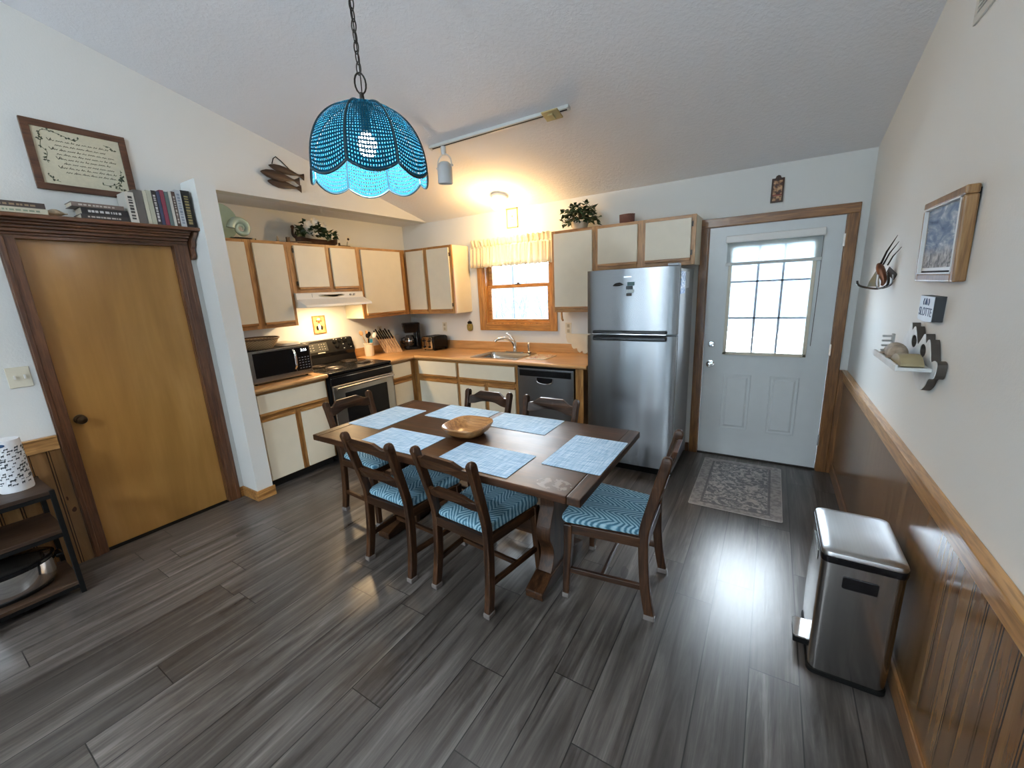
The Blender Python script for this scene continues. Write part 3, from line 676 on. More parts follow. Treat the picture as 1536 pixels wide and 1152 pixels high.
mag('white magnet with a dark dot third in the column on the freezer door', MB().box(-.985, -.935, yy-.007, yy, 1.545, 1.569), plain('pale_magnet', (.45, .5, .5), .4), (-.96, yy, 1.555))
mag('small dark lowest magnet of the column on the freezer door', MB().box(-.992, -.95, yy-.007, yy, 1.520, 1.541), M['iron'], (-.97, yy, 1.53))
t = NT('blue_white_flyer'); q = t.xyz(t.co()); n = t.noise(t.co((1, 40, 60)), 1, 2)
M['flyer'] = t.base(t.ramp(n, [(.4, (.10, .22, .48)), (.5, (.28, .42, .65)), (.6, (.75, .8, .85))]), .5)
o = obj('paper_flyer', MB().box(X1-.004, X1-.002, 3.43, 3.62, 1.52, 1.690), M['flyer']); tag(o, 'blue and white paper flyer stuck on the fridge side', 'flyer')
o = obj('paper_note', MB().box(X1-.004, X1-.002, 3.68, 3.80, 1.56, 1.690), plain('white_note', (.7, .73, .75), .6)); tag(o, 'white paper strip stuck on the fridge side behind the blue flyer', 'note')

# ------------------------------------------------------------------ stove
st = thing('electric_stove', 'black and stainless electric coil range between the counters', 'stove', (-3.8, 2.66, 0))
y0, y1 = 2.284, 3.040; XF_ = -3.505
obj('body', MB().box(XK+.02, XF_-.01, y0, y1, .03, .895), M['blackm'], st)
obj('cooktop', MB().box(XK+.03, XF_+.018, y0, y1, .895, .918), M['black'], st, bevel=.006)
bg = [(XK+.012, .918), (XK+.10, .918), (XK+.085, .99), (XK+.095, 1.03), (XK+.055, 1.168), (XK+.012, 1.175)]
obj('backguard', MB().prism(bg, 'y', y0+.002, y1-.002), M['black'], st, bevel=.008)
def onbg(y, z): # point on slanted panel of the backguard
    u = (z-1.03)/(1.168-1.03); return (XK+.095-.04*u+.001, y, z)
cp = MB()
p = [onbg(2.42, 1.055), onbg(2.70, 1.055), onbg(2.70, 1.145), onbg(2.42, 1.145)]
cp._add([(x, y, z) for x, y, z in p]+[(x+.002, y, z) for x, y, z in p], [(0,1,2,3), (4,5,6,7), (0,1,5,4), (1,2,6,5), (2,3,7,6), (3,0,4,7)])
obj('control_panel', cp, plain('grey_black_panel', (.035, .035, .03), .3), st)
mk = MB()
for i in range(3):
    for j in range(3):
        x, y, z = onbg(2.455+.035*i, 1.075+.025*j); mk.box(x+.002, x+.003, y, y+.016, z, z+.006)
        x, y, z = onbg(2.60+.03*i, 1.075+.025*j); mk.box(x+.002, x+.003, y, y+.012, z, z+.006)
x, y, z = onbg(2.57, 1.040); mk.box(x, x+.002, y, y+.085, z-.005, z+.006)
obj('panel_marking', mk, plain('pale_print', (.45, .45, .38), .5), st)
for yk, zk in ((2.80, 1.135), (2.865, 1.142), (2.93, 1.138), (2.985, 1.095), (2.815, 1.085)):
    x, y, z = onbg(yk, zk); obj('knob', MB().lathe([(.020, 0), (.018, .016), (.009, .02), (0, .021)], (x, y, z), 16, axis='x').box(x+.015, x+.026, y-.003, y+.003, z-.015, z+.015), M['blackm'], st, smooth=True)
wt = MB()
for yk, zk in ((2.80, 1.165), (2.83, 1.158), (2.90, 1.163), (2.955, 1.160), (2.90, 1.10), (2.99, 1.06), (2.90, 1.055)):
    x, y, z = onbg(yk, zk); wt.box(x, x+.0015, y-.006, y+.006, z-.003, z+.003)
obj('panel_marking', wt, M['white'], st)
M['coil'] = plain('burner_coil', (.05, .04, .035), .4, .7); M['drip'] = plain('burner_drip_pan', (.10, .08, .06), .25, .9)
for bx_, by, br in ((-3.67, 2.47, .095), (-3.70, 2.85, .075), (-3.93, 2.47, .075), (-3.93, 2.84, .095)):
    bn = obj('burner', MB().tube([(bx_+(br*(.25+.75*k/70))*cos(k*2*pi*3.6/70), by+(br*(.25+.75*k/70))*sin(k*2*pi*3.6/70), .9265) for k in range(71)], .0052, 6), M['coil'], st, smooth=True)
    obj('drip_pan', MB().lathe([(br+.018, .9185), (br+.018, .922), (br+.006, .9225), (br*.5, .9195), (0, .919)], (bx_, by, 0), 28), M['drip'], bn, smooth=True)
od = obj('oven_door', MB().box(XF_-.005, XF_+.030, y0+.012, y1-.006, .20, .79), M['steel_y'], st, bevel=.006)
obj('oven_window', MB().box(XF_+.0295, XF_+.034, y0+.135, y1-.10, .30, .70), M['black'], od, bevel=.002)
obj('vent_strip', MB().box(XF_-.005, XF_+.024, y0+.004, y1-.004, .795, .885), M['black'], st, bevel=.004)
hb = MB().tube([(XF_+.065, y0+.03, .765), (XF_+.065, y1-.025, .765)], .012, 12)
for y in (y0+.06, y1-.055): hb.box(XF_+.028, XF_+.062, y-.012, y+.012, .757, .773)
obj('oven_handle', hb, M['steel_y'], od, smooth=True)
obj('trim_line', MB().box(XF_+.0235, XF_+.027, y0+.006, y1-.006, .86, .866), M['chrome'], st)
obj('storage_drawer', MB().box(XF_-.005, XF_+.028, y0+.012, y1-.006, .05, .19), M['steel_y'], st, bevel=.006)

# range hood
hd = thing('range_hood', 'white under cabinet range hood above the stove', 'range hood', (XK, 2.66, 1.53))
hp = [(XK+.001, 1.671), (FXU+.005, 1.671), (FXU+.022, 1.668), (FXU+.028, 1.612), (XK+.475, 1.555), (XK+.480, 1.532), (XK+.470, 1.532), (XK+.46, 1.547), (XK+.02, 1.547), (XK+.001, 1.547)]
M['hood'] = plain('white_hood_enamel', (.74, .73, .69), .25, var=.02)
obj('hood_shell', MB().prism(hp, 'y', 2.281, 3.041), M['hood'], hd, bevel=.003)
objs('side_skirt', MB().box(XK+.02, XK+.468, 2.281, 2.288, 1.532, 1.549).box(XK+.02, XK+.468, 3.034, 3.041, 1.532, 1.549), M['hood'], hd)
gp = [(2.66+.15*cos(q), 1.640-.020*abs(sin(q))) for q in [pi*k/16 for k in range(17)]]
xg = FXU+.0255
obj('vent_grille', MB().prism(gp[::-1]+[(2.51, 1.648), (2.81, 1.648)], 'x', xg-.004, xg+.002), plain('tan_grille', (.35, .31, .2), .5), hd)
for y in (2.88, 2.925): obj('switch_knob', MB().lathe([(.011, 0), (.010, .010), (0, .011)], (xg, y, 1.64), 14, axis='x'), plain('grey_knob', (.35, .33, .3), .4), hd, smooth=True)
obj('lamp_lens', MB().box(XK+.30, XK+.40, 2.58, 2.74, 1.5435, 1.5465), emit('hood_lamp_glow', (1, .66, .32), 14), hd)
obj('frame_line', MB().box(xg-.0005, xg+.0012, 2.44, 2.444, 1.62, 1.66), M['fgrey'], hd)

# microwave with a basket and cloth on top
mw = thing('microwave_oven', 'stainless front microwave oven on the left counter', 'microwave', (-3.82, 1.95, CT1))
xf = -3.632; y0, y1, z0, z1 = 1.680, 2.222, .930, 1.205
obj('case', MB().box(xf-.37, xf-.012, y0, y1, z0, z1), M['blackm'], mw, bevel=.006)
obj('front', MB().box(xf-.012, xf, y0, y1, z0, z1), M['steel_y'], mw, bevel=.003)
obj('door_window', MB().box(xf-.001, xf+.003, y0+.03, y0+.385, z0+.045, z1-.018), M['black'], mw, bevel=.002)
obj('control_panel', MB().box(xf-.001, xf+.003, y0+.392, y1-.012, z0+.045, z1-.018), M['black'], mw, bevel=.002)
hb = MB().tube(smoothpath([(xf+.004, y0+.375, z1-.035), (xf+.028, y0+.375, z1-.06), (xf+.03, y0+.375, (z0+z1)/2), (xf+.028, y0+.375, z0+.10), (xf+.004, y0+.375, z0+.075)], 5), .011, 10)
obj('handle', hb, M['chrome'], mw, smooth=True)
obj('clock_display', text_mb('3:16', .034, Matrix(((0, 0, 1, xf+.004), (1, 0, 0, y0+.475), (0, 1, 0, z1-.045), (0, 0, 0, 1)))), emit('display_white', (.9, .97, 1), 2.5), mw)
kp = MB()
for i in range(4):
    for j in range(5): kp.box(xf+.003, xf+.0036, y0+.42+.028*i, y0+.434+.028*i, z0+.065+.024*j, z0+.070+.024*j)
obj('keypad', kp, M['fgrey'], mw)
for a in (xf-.34, xf-.05):
    for b in (y0+.04, y1-.04): obj('foot', MB().lathe([(.012, 0), (.012, .0155)], (a, b, CT1+.0003), 10), M['blackm'], mw)
t = NT('wicker_basket_weave'); X, Y, Z = t.xyz(t.co()); an = t.math('ARCTAN2', Y, X)
wv = t.math('MULTIPLY', t.math('SINE', t.math('MULTIPLY', an, 34)), t.math('SINE', t.math('MULTIPLY', Z, 420)))
M['wicker'] = t.base(t.ramp(t.math('MULTIPLY_ADD', wv, .5, .5), [(.2, (.30, .19, .09)), (.8, (.62, .46, .27))]), .6); t.bump(wv, .6, .004)
bk = thing('wicker_basket', 'round wicker basket with dark rim on top of the microwave', 'basket', (-3.80, 1.86, z1))
zb_ = z1+.001
obj('bowl', MB().lathe([(0, zb_), (.105, zb_), (.14, zb_+.04), (.165, zb_+.085), (.158, zb_+.086), (.132, zb_+.042), (.10, zb_+.010), (0, zb_+.008)], (-3.80, 1.86, 0), 40), M['wicker'], bk, smooth=True)
bk.children[0].data.transform(Matrix.Translation((0, 0, 0)))
obj('rim', MB().tube([(-3.80+.163*cos(2*pi*k/40), 1.86+.163*sin(2*pi*k/40), zb_+.088) for k in range(40)], .008, 8, closed=True), plain('dark_wicker_rim', (.12, .07, .035), .6), bk, smooth=True)
o = obj('kitchen_cloth', MB().loft([[(x, y, z1+.001) for x, y in rrect(-3.97, -3.72, 2.045, 2.205, .03)], [(x, y, z1+.022) for x, y in rrect(-3.96, -3.73, 2.05, 2.20, .03)], [(x, y, z1+.030) for x, y in rrect(-3.93, -3.77, 2.08, 2.17, .03)]]), plain('cream_cloth', (.66, .60, .47), .9), smooth=True); tag(o, 'folded cream cloth on the microwave right of the basket', 'cloth')

# framed print behind the stove
t = NT('orange_print_paper'); q = t.noise(t.co(), 25, 3); M['orange'] = t.base(t.ramp(q, [(.35, (.62, .26, .10)), (.65, (.80, .48, .22))]), .5)
pc = thing('framed_print', 'small orange framed print hanging behind the stove', 'picture', (XK, 2.69, 1.33))
obj('frame', MB().box(XK, XK+.012, 2.615, 2.765, 1.240, 1.250).box(XK, XK+.012, 2.615, 2.765, 1.422, 1.432).box(XK, XK+.012, 2.615, 2.624, 1.25, 1.422).box(XK, XK+.012, 2.756, 2.765, 1.25, 1.422), M['oak_z'], pc)
obj('print', MB().box(XK, XK+.005, 2.624, 2.756, 1.25, 1.422), M['orange'], pc)
obj('printed_figure', MB().ball((XK+.005, 2.665, 1.30), (.0012, .014, .026), 10, 8).ball((XK+.005, 2.716, 1.30), (.0012, .014, .026), 10, 8), M['blackm'], pc, smooth=True)
obj('printed_figure', MB().ball((XK+.005, 2.690, 1.31), (.0014, .017, .034), 10, 8).ball((XK+.005, 2.69, 1.395), (.0012, .022, .010), 10, 8), M['white'], pc, smooth=True)
obj('printed_figure', MB().ball((XK+.005, 2.690, 1.365), (.0012, .014, .012), 10, 8).ball((XK+.005, 2.665, 1.375), (.0012, .01, .008), 8, 6).ball((XK+.005, 2.715, 1.372), (.0012, .012, .007), 8, 6), plain('red_ink', (.5, .06, .02), .6), pc, smooth=True)
# ------------------------------------------------------------------ things on the counter
Zc = CT1+.0008
M['stone'] = plain('cream_stoneware', (.66, .56, .43), .35)
cx, cy = -4.03, 3.205
o = obj('utensil_crock', MB().lathe([(0, Zc), (.050, Zc), (.053, Zc+.01), (.053, Zc+.14), (.058, Zc+.145), (.058, Zc+.158), (.052, Zc+.158), (.048, Zc+.145), (.047, Zc+.012), (0, Zc+.010)], (cx, cy, 0), 28), M['stone'], smooth=True); tag(o, 'cream stoneware crock of cooking utensils right of the stove', 'crock')
def utensil(name, label, mat, head, p0, p1, hmat=None, hr=(.022, .008, .032), r=.0055):
    o = obj(name, MB().tube([p0, tuple(a+(b-a)*.5 for a, b in zip(p0, p1)), p1], [r, r, r*.8], 8), mat, smooth=True); tag(o, label, 'utensil', 'utensils in the crock')
    d = (Vector(p1)-Vector(p0)).normalized(); q = Vector((0, 0, 1)).rotation_difference(d).to_matrix().to_4x4()
    h = MB().ball((0, 0, 0), hr, 12, 8) if head == 'spoon' else MB().box(-hr[0], hr[0], -.003, .003, -hr[2], hr[2])
    h.tr(Matrix.Translation(Vector(p1)+d*hr[2]*.8) @ q @ Matrix.Rotation(radians(55), 4, 'Z'))
    obj(head if head != 'spoon' else 'spoon_bowl', h, hmat or mat, o, smooth=True, local=True)
zz = Zc+.018
M['lwood'] = wood('pale_beech', (.42, .23, .10), (.62, .40, .20), 'z', 1, .5)
utensil('wooden_spoon', 'pale wooden spoon leaning left in the crock', M['lwood'], 'spoon', (cx+.015, cy+.01, zz), (cx-.02, cy-.06, zz+.235))
utensil('ladle', 'black round ladle at the front of the crock', M['blackm'], 'spoon', (cx-.01, cy+.015, zz), (cx+.035, cy-.025, zz+.205), None, (.024, .012, .030))
utensil('wooden_spatula', 'brown wooden spatula standing tallest in the crock', M['lwood'], 'blade', (cx, cy, zz), (cx-.015, cy+.005, zz+.235), None, (.014, .005, .028))
utensil('slotted_spoon', 'black slotted spoon at the back of the crock', M['blackm'], 'spoon', (cx, cy-.01, zz), (cx-.03, cy+.045, zz+.21))
utensil('serving_spoon', 'white plastic serving spoon leaning right in the crock', M['white'], 'spoon', (cx+.01, cy-.02, zz), (cx+.025, cy+.065, zz+.195), None, (.024, .008, .036))
utensil('silicone_spatula', 'blue silicone spatula low in the crock', plain('blue_silicone', (.03, .20, .30), .4), 'blade', (cx+.02, cy, zz), (cx+.035, cy+.012, zz+.145), None, (.016, .005, .022))
# knife block
kb = thing('knife_block', 'slanted pale wooden board block holding black handled knives', 'knife block', (-3.975, 3.52, Zc), radians(-36))
bl = MB().prism([(-.05, 0), (.05, 0), (0, .20), (-.06, .20)], 'y', -.095, .115); bl.v = [(x, y-.45*z, z) for x, y, z in bl.v]
obj('block', bl, M['lwood'], kb, bevel=.003, local=True)
kd = Vector((-.05, -.09, .20)).normalized(); kn_n = Vector((.97, 0, .24)).normalized()
rndk = random.Random(4)
for i, yk in enumerate((-.082, -.055, -.03, -.006, .018, .044, .074)):
    L0 = (.045, .06, .075, .055, .07, .08, .05)[i]; base = Vector((.05, yk*1.1+.012, 0)) + kd*(.215-.0) + kn_n*.006
    top = base+kd*(.10+.02*(i % 2)); 
    o = thing('kitchen_knife', ('black handled knife %s in the knife block' % ('leftmost', 'second from the left', 'third from the left', 'in the middle', 'third from the right', 'second from the right', 'rightmost')[i]), 'knife', kb.location, kb.rotation_euler.z, 'knives in the knife block')
    obj('handle', MB().bar(base-kd*.02, top, .018, .018, (0, 1, 0)), M['blackm'], o, bevel=.005, local=True)
    obj('blade', MB().bar(base-kd*.155+kd*.02*(i % 3), base-kd*.021, .012, .0022, (0, 1, 0)), M['iron'], o, local=True)
o = obj('cutting_board', MB().box(XK+.022, XK+.036, 3.50, 3.78, Zc, Zc+.19), M['white'], bevel=.004); tag(o, 'white cutting board leaning on the wall behind the knife block', 'cutting board')
# coffee maker
cm = thing('coffee_maker', 'black drip coffee maker with glass carafe in the counter corner', 'coffee maker', (-3.93, 3.84, Zc), radians(-35))
obj('base', MB().prism(rrect(-.085, .085, -.12, .085, .03), 'z', 0, .035), M['black'], cm, bevel=.005, local=True)
obj('tower', MB().prism(rrect(-.08, .08, .02, .085, .02), 'z', .035, .24), M['black'], cm, bevel=.005, local=True)
obj('brew_head', MB().loft([[(x, y, .215) for x, y in rrect(-.078, .078, -.11, .085, .03)], [(x, y, .33) for x, y in rrect(-.092, .092, -.125, .09, .035)], [(x, y, .34) for x, y in rrect(-.082, .082, -.115, .08, .03)]]), M['black'], cm, bevel=.004, local=True)
M['dglass'] = plain('dark_glass', (.02, .018, .016), .05, 0, .8)
cf = obj('carafe', MB().lathe([(0, .037), (.060, .037), (.070, .06), (.072, .11), (.055, .16), (.048, .175), (.05, .18)], (0, -.045, 0), 24), M['dglass'], cm, smooth=True, local=True)
obj('carafe_band', MB().lathe([(.0725, .10), (.0735, .105), (.0735, .118), (.0725, .122)], (0, -.045, 0), 24), M['chrome'], cf, smooth=True, local=True)
obj('carafe_handle', MB().tube([(0, -.11, .155), (0, -.145, .145), (0, -.15, .09), (0, -.118, .07)], .008, 8), M['blackm'], cf, smooth=True, local=True)
obj('trim_band', MB().box(-.06, .06, -.122, -.118, .235, .243).box(-.018, .018, -.127, -.121, .285, .297), M['steel_y'], cm, local=True)
# toaster
ts = thing('toaster', 'black and chrome four slice toaster beside the coffee maker', 'toaster', (-3.60, 3.865, Zc), radians(-8))
obj('body', MB().prism(rrect(-.10, .13, .012, .175, .035), 'y', -.10, .12), M['black'], ts, bevel=.006, local=True)
ft = obj('front', MB().prism(rrect(-.098, .098, .014, .168, .02), 'y', -.112, -.101), M['chrome'], ts, bevel=.003, local=True)
for x in (-.052, .048):
    obj('lever_slot', MB().box(x-.018, x+.018, -.1145, -.112, .06, .15), M['steel_dark'], ft, local=True)
    obj('lever', MB().box(x-.016, x+.016, -.130, -.114, .112, .126), M['blackm'], ft, bevel=.003, local=True)
    obj('dial', MB().lathe([(.014, -.124), (.015, -.113)], (x, 0, .045), 16, axis='y')._add([], []), M['blackm'], ft, smooth=True, local=True)
for x in (-.055, .005, .05, .10): obj('bread_slot', MB().box(x-.010, x+.010, -.07, .09, .1745, .1762), M['blackm'], ts, local=True)
for x in (-.08, .11):
    for y in (-.08, .10): obj('foot', MB().lathe([(.011, 0), (.011, .014)], (x, y, 0), 10), M['blackm'], ts, local=True)
# patterned mat on the counter
t = NT('photo_patterned_mat'); n = t.noise(t.co(), 28, 4); M['trivet'] = t.base(t.ramp(n, [(.35, (.10, .06, .04)), (.45, (.55, .22, .12)), (.52, (.65, .55, .38)), (.62, (.60, .58, .50)), (.7, (.25, .3, .28))]), .35)
tv = thing('counter_mat', 'patterned glass cutting mat on the counter right of the sink', 'cutting mat', (-1.985, 3.70, Zc))
obj('mat', MB().prism(rrect(-2.10, -1.865, 3.565, 3.84, .012), 'z', Zc, Zc+.006), plain('pale_mat_border', (.55, .50, .38), .35), tv)
obj('printed_picture', MB().box(-2.085, -1.88, 3.582, 3.823, Zc+.006, Zc+.0066), M['trivet'], tv)
# scalloped board leaning on the wall near the fridge
sc_ = [(-1.835, 1.125)]+[(-1.60, 1.125), (-1.60, .935)]
sc_ += smoothpath([(-1.60, .935), (-1.62, .918), (-1.645, .922), (-1.66, .945), (-1.685, .925), (-1.71, .945), (-1.72, .97), (-1.755, .965), (-1.775, .985), (-1.785, 1.015), (-1.82, 1.03), (-1.835, 1.06), (-1.845, 1.09)], 5)[1:]
ob = MB().prism(sc_, 'y', YB-.0215-.012, YB-.0215); ob.tr(Matrix.Translation((0, YB-.0335, .918)) @ Matrix.Rotation(radians(-0), 4, 'X') @ Matrix.Translation((0, -(YB-.0335), -.918)))
o = obj('decorative_board', ob, plain('cream_painted_board', (.70, .63, .48), .5), bevel=.003); tag(o, 'cream scalloped edge board propped on the counter against the refrigerator side', 'board')
hk = MB().tube([(-1.838, FYU+.18, 1.368), (-1.838, FYU+.178, 1.33), (-1.83, FYU+.17, 1.29), (-1.815, FYU+.16, 1.275)], [.010, .011, .012, .010], 8)
o = obj('towel_holder', hk, M['lwood'], smooth=True); tag(o, 'wooden paper towel holder arm under the cabinet right of the window', 'towel holder')
# outlets and switch plates
def plate(label, mb_plate, inner, cat='outlet', grp=None, loc=None):
    o = thing('outlet_plate' if cat == 'outlet' else 'switch_plate', label, cat, loc)
    obj('plate', mb_plate, M['cream'], o, bevel=.002)
    for n_, m_, mt in inner: obj(n_, m_, mt, o)
yb = YB
M['tan'] = plain('tan_plastic', (.42, .37, .26), .4)
plate('cream outlet plate on the back wall above the toaster', MB().box(-3.598, -3.528, yb-.006, yb, 1.122, 1.240), [('socket', MB().box(-3.577, -3.549, yb-.009, yb-.006, 1.138, 1.172).box(-3.577, -3.549, yb-.009, yb-.006, 1.190, 1.224), M['tan'])], loc=(-3.563, yb, 1.18))
plate('cream outlet plate right of the kitchen window beside the refrigerator', MB().box(-1.862, -1.790, yb-.006, yb, 1.118, 1.238), [('socket', MB().box(-1.84, -1.812, yb-.009, yb-.006, 1.134, 1.168).box(-1.84, -1.812, yb-.009, yb-.006, 1.188, 1.222), M['tan'])], loc=(-1.826, yb, 1.18))
plate('small outlet plate on the kitchen side wall behind the knife block', MB().box(XK, XK+.006, 3.46, 3.535, 1.13, 1.24), [('socket', MB().box(XK+.006, XK+.008, 3.483, 3.511, 1.145, 1.175).box(XK+.006, XK+.008, 3.483, 3.511, 1.195, 1.225), M['tan'])], loc=(XK, 3.5, 1.18))
plate('cream double switch plate left of the pantry door', MB().box(XW, XW+.006, .412, .506, 1.185, 1.305), [('toggle', MB().box(XW+.006, XW+.018, .437, .444, 1.235, 1.258), M['white']), ('toggle', MB().box(XW+.006, XW+.018, .476, .483, 1.235, 1.258), M['white'])], 'light switch', loc=(XW, .46, 1.245))
# hanging yellow holder
yh = thing('hanging_jar_ornament', 'mustard yellow jar shaped ornament with black top left of the kitchen window', 'ornament', (-3.143, yb, 1.2))
obj('jar', MB().prism(smoothloop([(-3.178, 1.21), (-3.175, 1.15), (-3.143, 1.135), (-3.110, 1.15), (-3.107, 1.21), (-3.143, 1.225)], 5), 'y', yb-.03, yb-.001), plain('mustard_glaze', (.24, .19, .05), .35), yh, bevel=.004)
obj('lid', MB().ball((-3.143, yb-.016, 1.235), (.034, .015, .022), 14, 8), M['blackm'], yh, smooth=True)
obj('emblem', MB().ball((-3.143, yb-.030, 1.185), (.010, .004, .013), 10, 8), M['lwood'], yh, smooth=True)
obj('hanger', MB().tube([(-3.155, yb-.012, 1.25), (-3.143, yb-.006, 1.275), (-3.131, yb-.012, 1.25)], .002, 6), M['iron'], yh)

# ------------------------------------------------------------------ frames on the back wall
fp = thing('framed_print', 'small white framed print above the kitchen window', 'picture', (-2.467, yb, 2.36))
a, b, c, d_ = -2.539, -2.398, 2.266, 2.466
obj('frame', MB().box(a, b, yb-.016, yb, c, c+.010).box(a, b, yb-.016, yb, d_-.010, d_).box(a, a+.009, yb-.016, yb, c, d_).box(b-.009, b, yb-.016, yb, c, d_), plain('olive_gold_frame', (.28, .23, .11), .5), fp)
obj('print', MB().box(a+.009, b-.009, yb-.008, yb-.001, c+.01, d_-.01), plain('cream_print_paper', (.74, .70, .56), .5, var=.02), fp)
obj('printed_motif', MB().ball((-2.468, yb-.008, 2.385), (.010, .0012, .012), 10, 6).ball((-2.478, yb-.008, 2.35), (.006, .0012, .005), 8, 6).ball((-2.458, yb-.008, 2.35), (.006, .0012, .005), 8, 6), plain('faded_rose', (.45, .25, .18), .6), fp)
pl = thing('carved_plaque', 'small dark carved wooden plaque with rounded crest above the entry door', 'plaque', (-.033, yb, 2.275))
a, b, c, d_ = -.074, .010, 2.183, 2.360
obj('frame', MB().prism([(a, c), (b, c), (b, d_), (-.012, d_), (-.018, d_+.016), (-.032, d_+.022), (-.046, d_+.016), (-.052, d_), (a, d_)], 'y', yb-.014, yb), M['walnut_z'], pl, bevel=.002)
t = NT('carved_relief'); n = t.noise(t.co(), 38, 3); M['carve'] = t.base(t.ramp(n, [(.42, (.06, .025, .015)), (.5, (.33, .17, .08)), (.62, (.52, .32, .17))]), .6); t.bump(n, .6, .01)
obj('relief', MB().box(a+.012, b-.012, yb-.019, yb-.014, c+.058, d_-.018), M['carve'], pl)
obj('relief', MB().box(a+.012, b-.012, yb-.018, yb-.014, c+.012, c+.048), M['carve'], pl)
obj('red_band', MB().box(a+.012, b-.012, yb-.020, yb-.014, c+.049, c+.056), plain('red_paint', (.25, .03, .02), .5), pl)

# ------------------------------------------------------------------ on top of the upper cabinets
def leafpts(M_, L, Wd, droop=.25):
    pts = [(0, 0, 0), (L*.25, Wd*.8, .0), (L*.55, Wd*.55, -L*droop*.3), (L, 0, -L*droop), (L*.55, -Wd*.55, -L*droop*.3), (L*.25, -Wd*.8, 0), (L*.5, 0, L*.04)]
    return [M_ @ Vector(p) for p in pts], [(0, 5, 6), (0, 6, 1), (1, 6, 2), (2, 6, 3), (3, 6, 4), (4, 6, 5)]
def foliage(c, r, n, L, seed, flat=.8, up=.3):
    rnd = random.Random(seed); lf = MB(); stem = MB()
    for i in range(n):
        az = rnd.uniform(0, 2*pi); el = rnd.uniform(-.35, 1.3); q = rnd.uniform(.45, 1)
        p = Vector((c[0]+r[0]*q*cos(az)*cos(el), c[1]+r[1]*q*sin(az)*cos(el), c[2]+r[2]*q*sin(el)))
        A = Matrix.Translation(p) @ Matrix.Rotation(az+rnd.uniform(-.8, .8), 4, 'Z') @ Matrix.Rotation(rnd.uniform(-.9, .7), 4, 'Y') @ Matrix.Rotation(rnd.uniform(-.9, .9), 4, 'X')
        k = rnd.uniform(.7, 1.25); lf._add(*leafpts(A, L*k, L*.5*k))
        if i % 5 == 0: stem.tube([c, tuple((a+b)/2+(.02 if j == 2 else 0) for j, (a, b) in enumerate(zip(c, p))), tuple(p)], .0025, 5)
    return lf, stem
def leafm(name, c):
    t = NT(name); n = t.noise(t.co(), 30, 2); m = t.base(t.ramp(n, [(.35, tuple(v*.55 for v in c)), (.65, c)]), .35, 0, .5); return m
M['ivy'] = leafm('dark_ivy_leaf', (.035, .075, .03)); M['stemm'] = plain('brown_stem', (.10, .07, .03), .7)
ZTT = ZT+.0005
iv = thing('potted_ivy', 'dark green ivy in a cream pot on top of the cabinet right of the window', 'potted plant', (-1.61, 3.87, ZTT))
obj('pot', MB().lathe([(0, ZTT), (.055, ZTT), (.075, ZTT+.03), (.082, ZTT+.075), (.074, ZTT+.077), (.06, ZTT+.06), (0, ZTT+.06)], (-1.61, 3.87, 0), 24), plain('mottled_cream_pot', (.40, .34, .26), .4, var=.25), iv, smooth=True)
lf, stm = foliage((-1.61, 3.87, ZTT+.10), (.185, .13, .155), 230, .052, 11)
obj('foliage', lf, M['ivy'], iv); obj('stems', stm, M['stemm'], iv)
t = NT('red_brown_weave'); X, Y, Z = t.xyz(t.co()); an = t.math('ARCTAN2', Y, X); wv = t.math('MULTIPLY', t.math('SINE', t.math('MULTIPLY', an, 22)), t.math('SINE', t.math('MULTIPLY', Z, 300)))
M['rweave'] = t.base(t.ramp(t.math('MULTIPLY_ADD', wv, .5, .5), [(.2, (.05, .014, .010)), (.8, (.22, .07, .04))]), .5); t.bump(wv, .6, .004)
o = obj('woven_basket', MB().lathe([(0, 0), (.062, 0), (.066, .01), (.068, .075), (.070, .082), (.060, .083), (.058, .012), (0, .010)], n=28, sy=.7), M['rweave'], smooth=True); o.location = (-1.155, 3.86, ZTT); tag(o, 'small reddish brown woven basket on top of the cabinet above the refrigerator', 'basket')
# left run: big plate with shell, planter, daisy
M['celadon'] = plain('pale_celadon_glaze', (.42, .55, .46), .2, var=.05, coat=.3)
cd = thing('display_plate', 'large pale green display plate standing on top of the left cabinets', 'plate', (-4.07, 1.88, ZTT))
pm = MB().lathe([(0, .012), (.06, .010), (.075, .014), (.15, .030), (.153, .026), (.078, .006), (0, .002)], (0, 0, 0), 36); pm.tr(Matrix.Translation((-4.085, 1.85, ZTT+.158)) @ Matrix.Rotation(radians(12), 4, 'Y') @ Matrix.Rotation(radians(90), 4, 'Y'))
obj('plate_disc', pm, M['celadon'], cd, smooth=True)
pm = MB().bar((-4.10, 1.80, ZTT+.001+.005), (-4.0, 1.80, ZTT+.006), .01, .01).bar((-4.10, 1.90, ZTT+.006), (-4.0, 1.90, ZTT+.006), .01, .01).bar((-4.005, 1.795, ZTT+.006), (-4.005, 1.905, ZTT+.006), .01, .01).bar((-4.01, 1.80, ZTT+.006), (-4.0, 1.80, ZTT+.03), .008, .008).bar((-4.01, 1.90, ZTT+.006), (-4.0, 1.90, ZTT+.03), .008, .008)
obj('plate_stand', pm, M['blackm'], cd)
sg = thing('shell_ornament', 'pale green spiral shell ornament on a black base in front of the display plate', 'ornament', (-3.94, 1.92, ZTT))
sp_ = []; rr_ = []
for k in range(60):
    q = k/59; a = -pi*.2+q*2*pi*1.6; R_ = .012+.062*q; sp_.append((-3.90+.02*(1-q), 1.935+R_*cos(a), ZTT+.092+R_*sin(a))); rr_.append(.006+.026*q)
obj('shell', MB().tube(sp_, rr_, 12), M['celadon'], sg, smooth=True)
obj('base', MB().prism(smoothloop([(-3.95, 1.86), (-3.86, 1.86), (-3.845, 1.94), (-3.86, 2.03), (-3.95, 2.03)], 4), 'z', ZTT, ZTT+.014), M['black'], sg, bevel=.003)
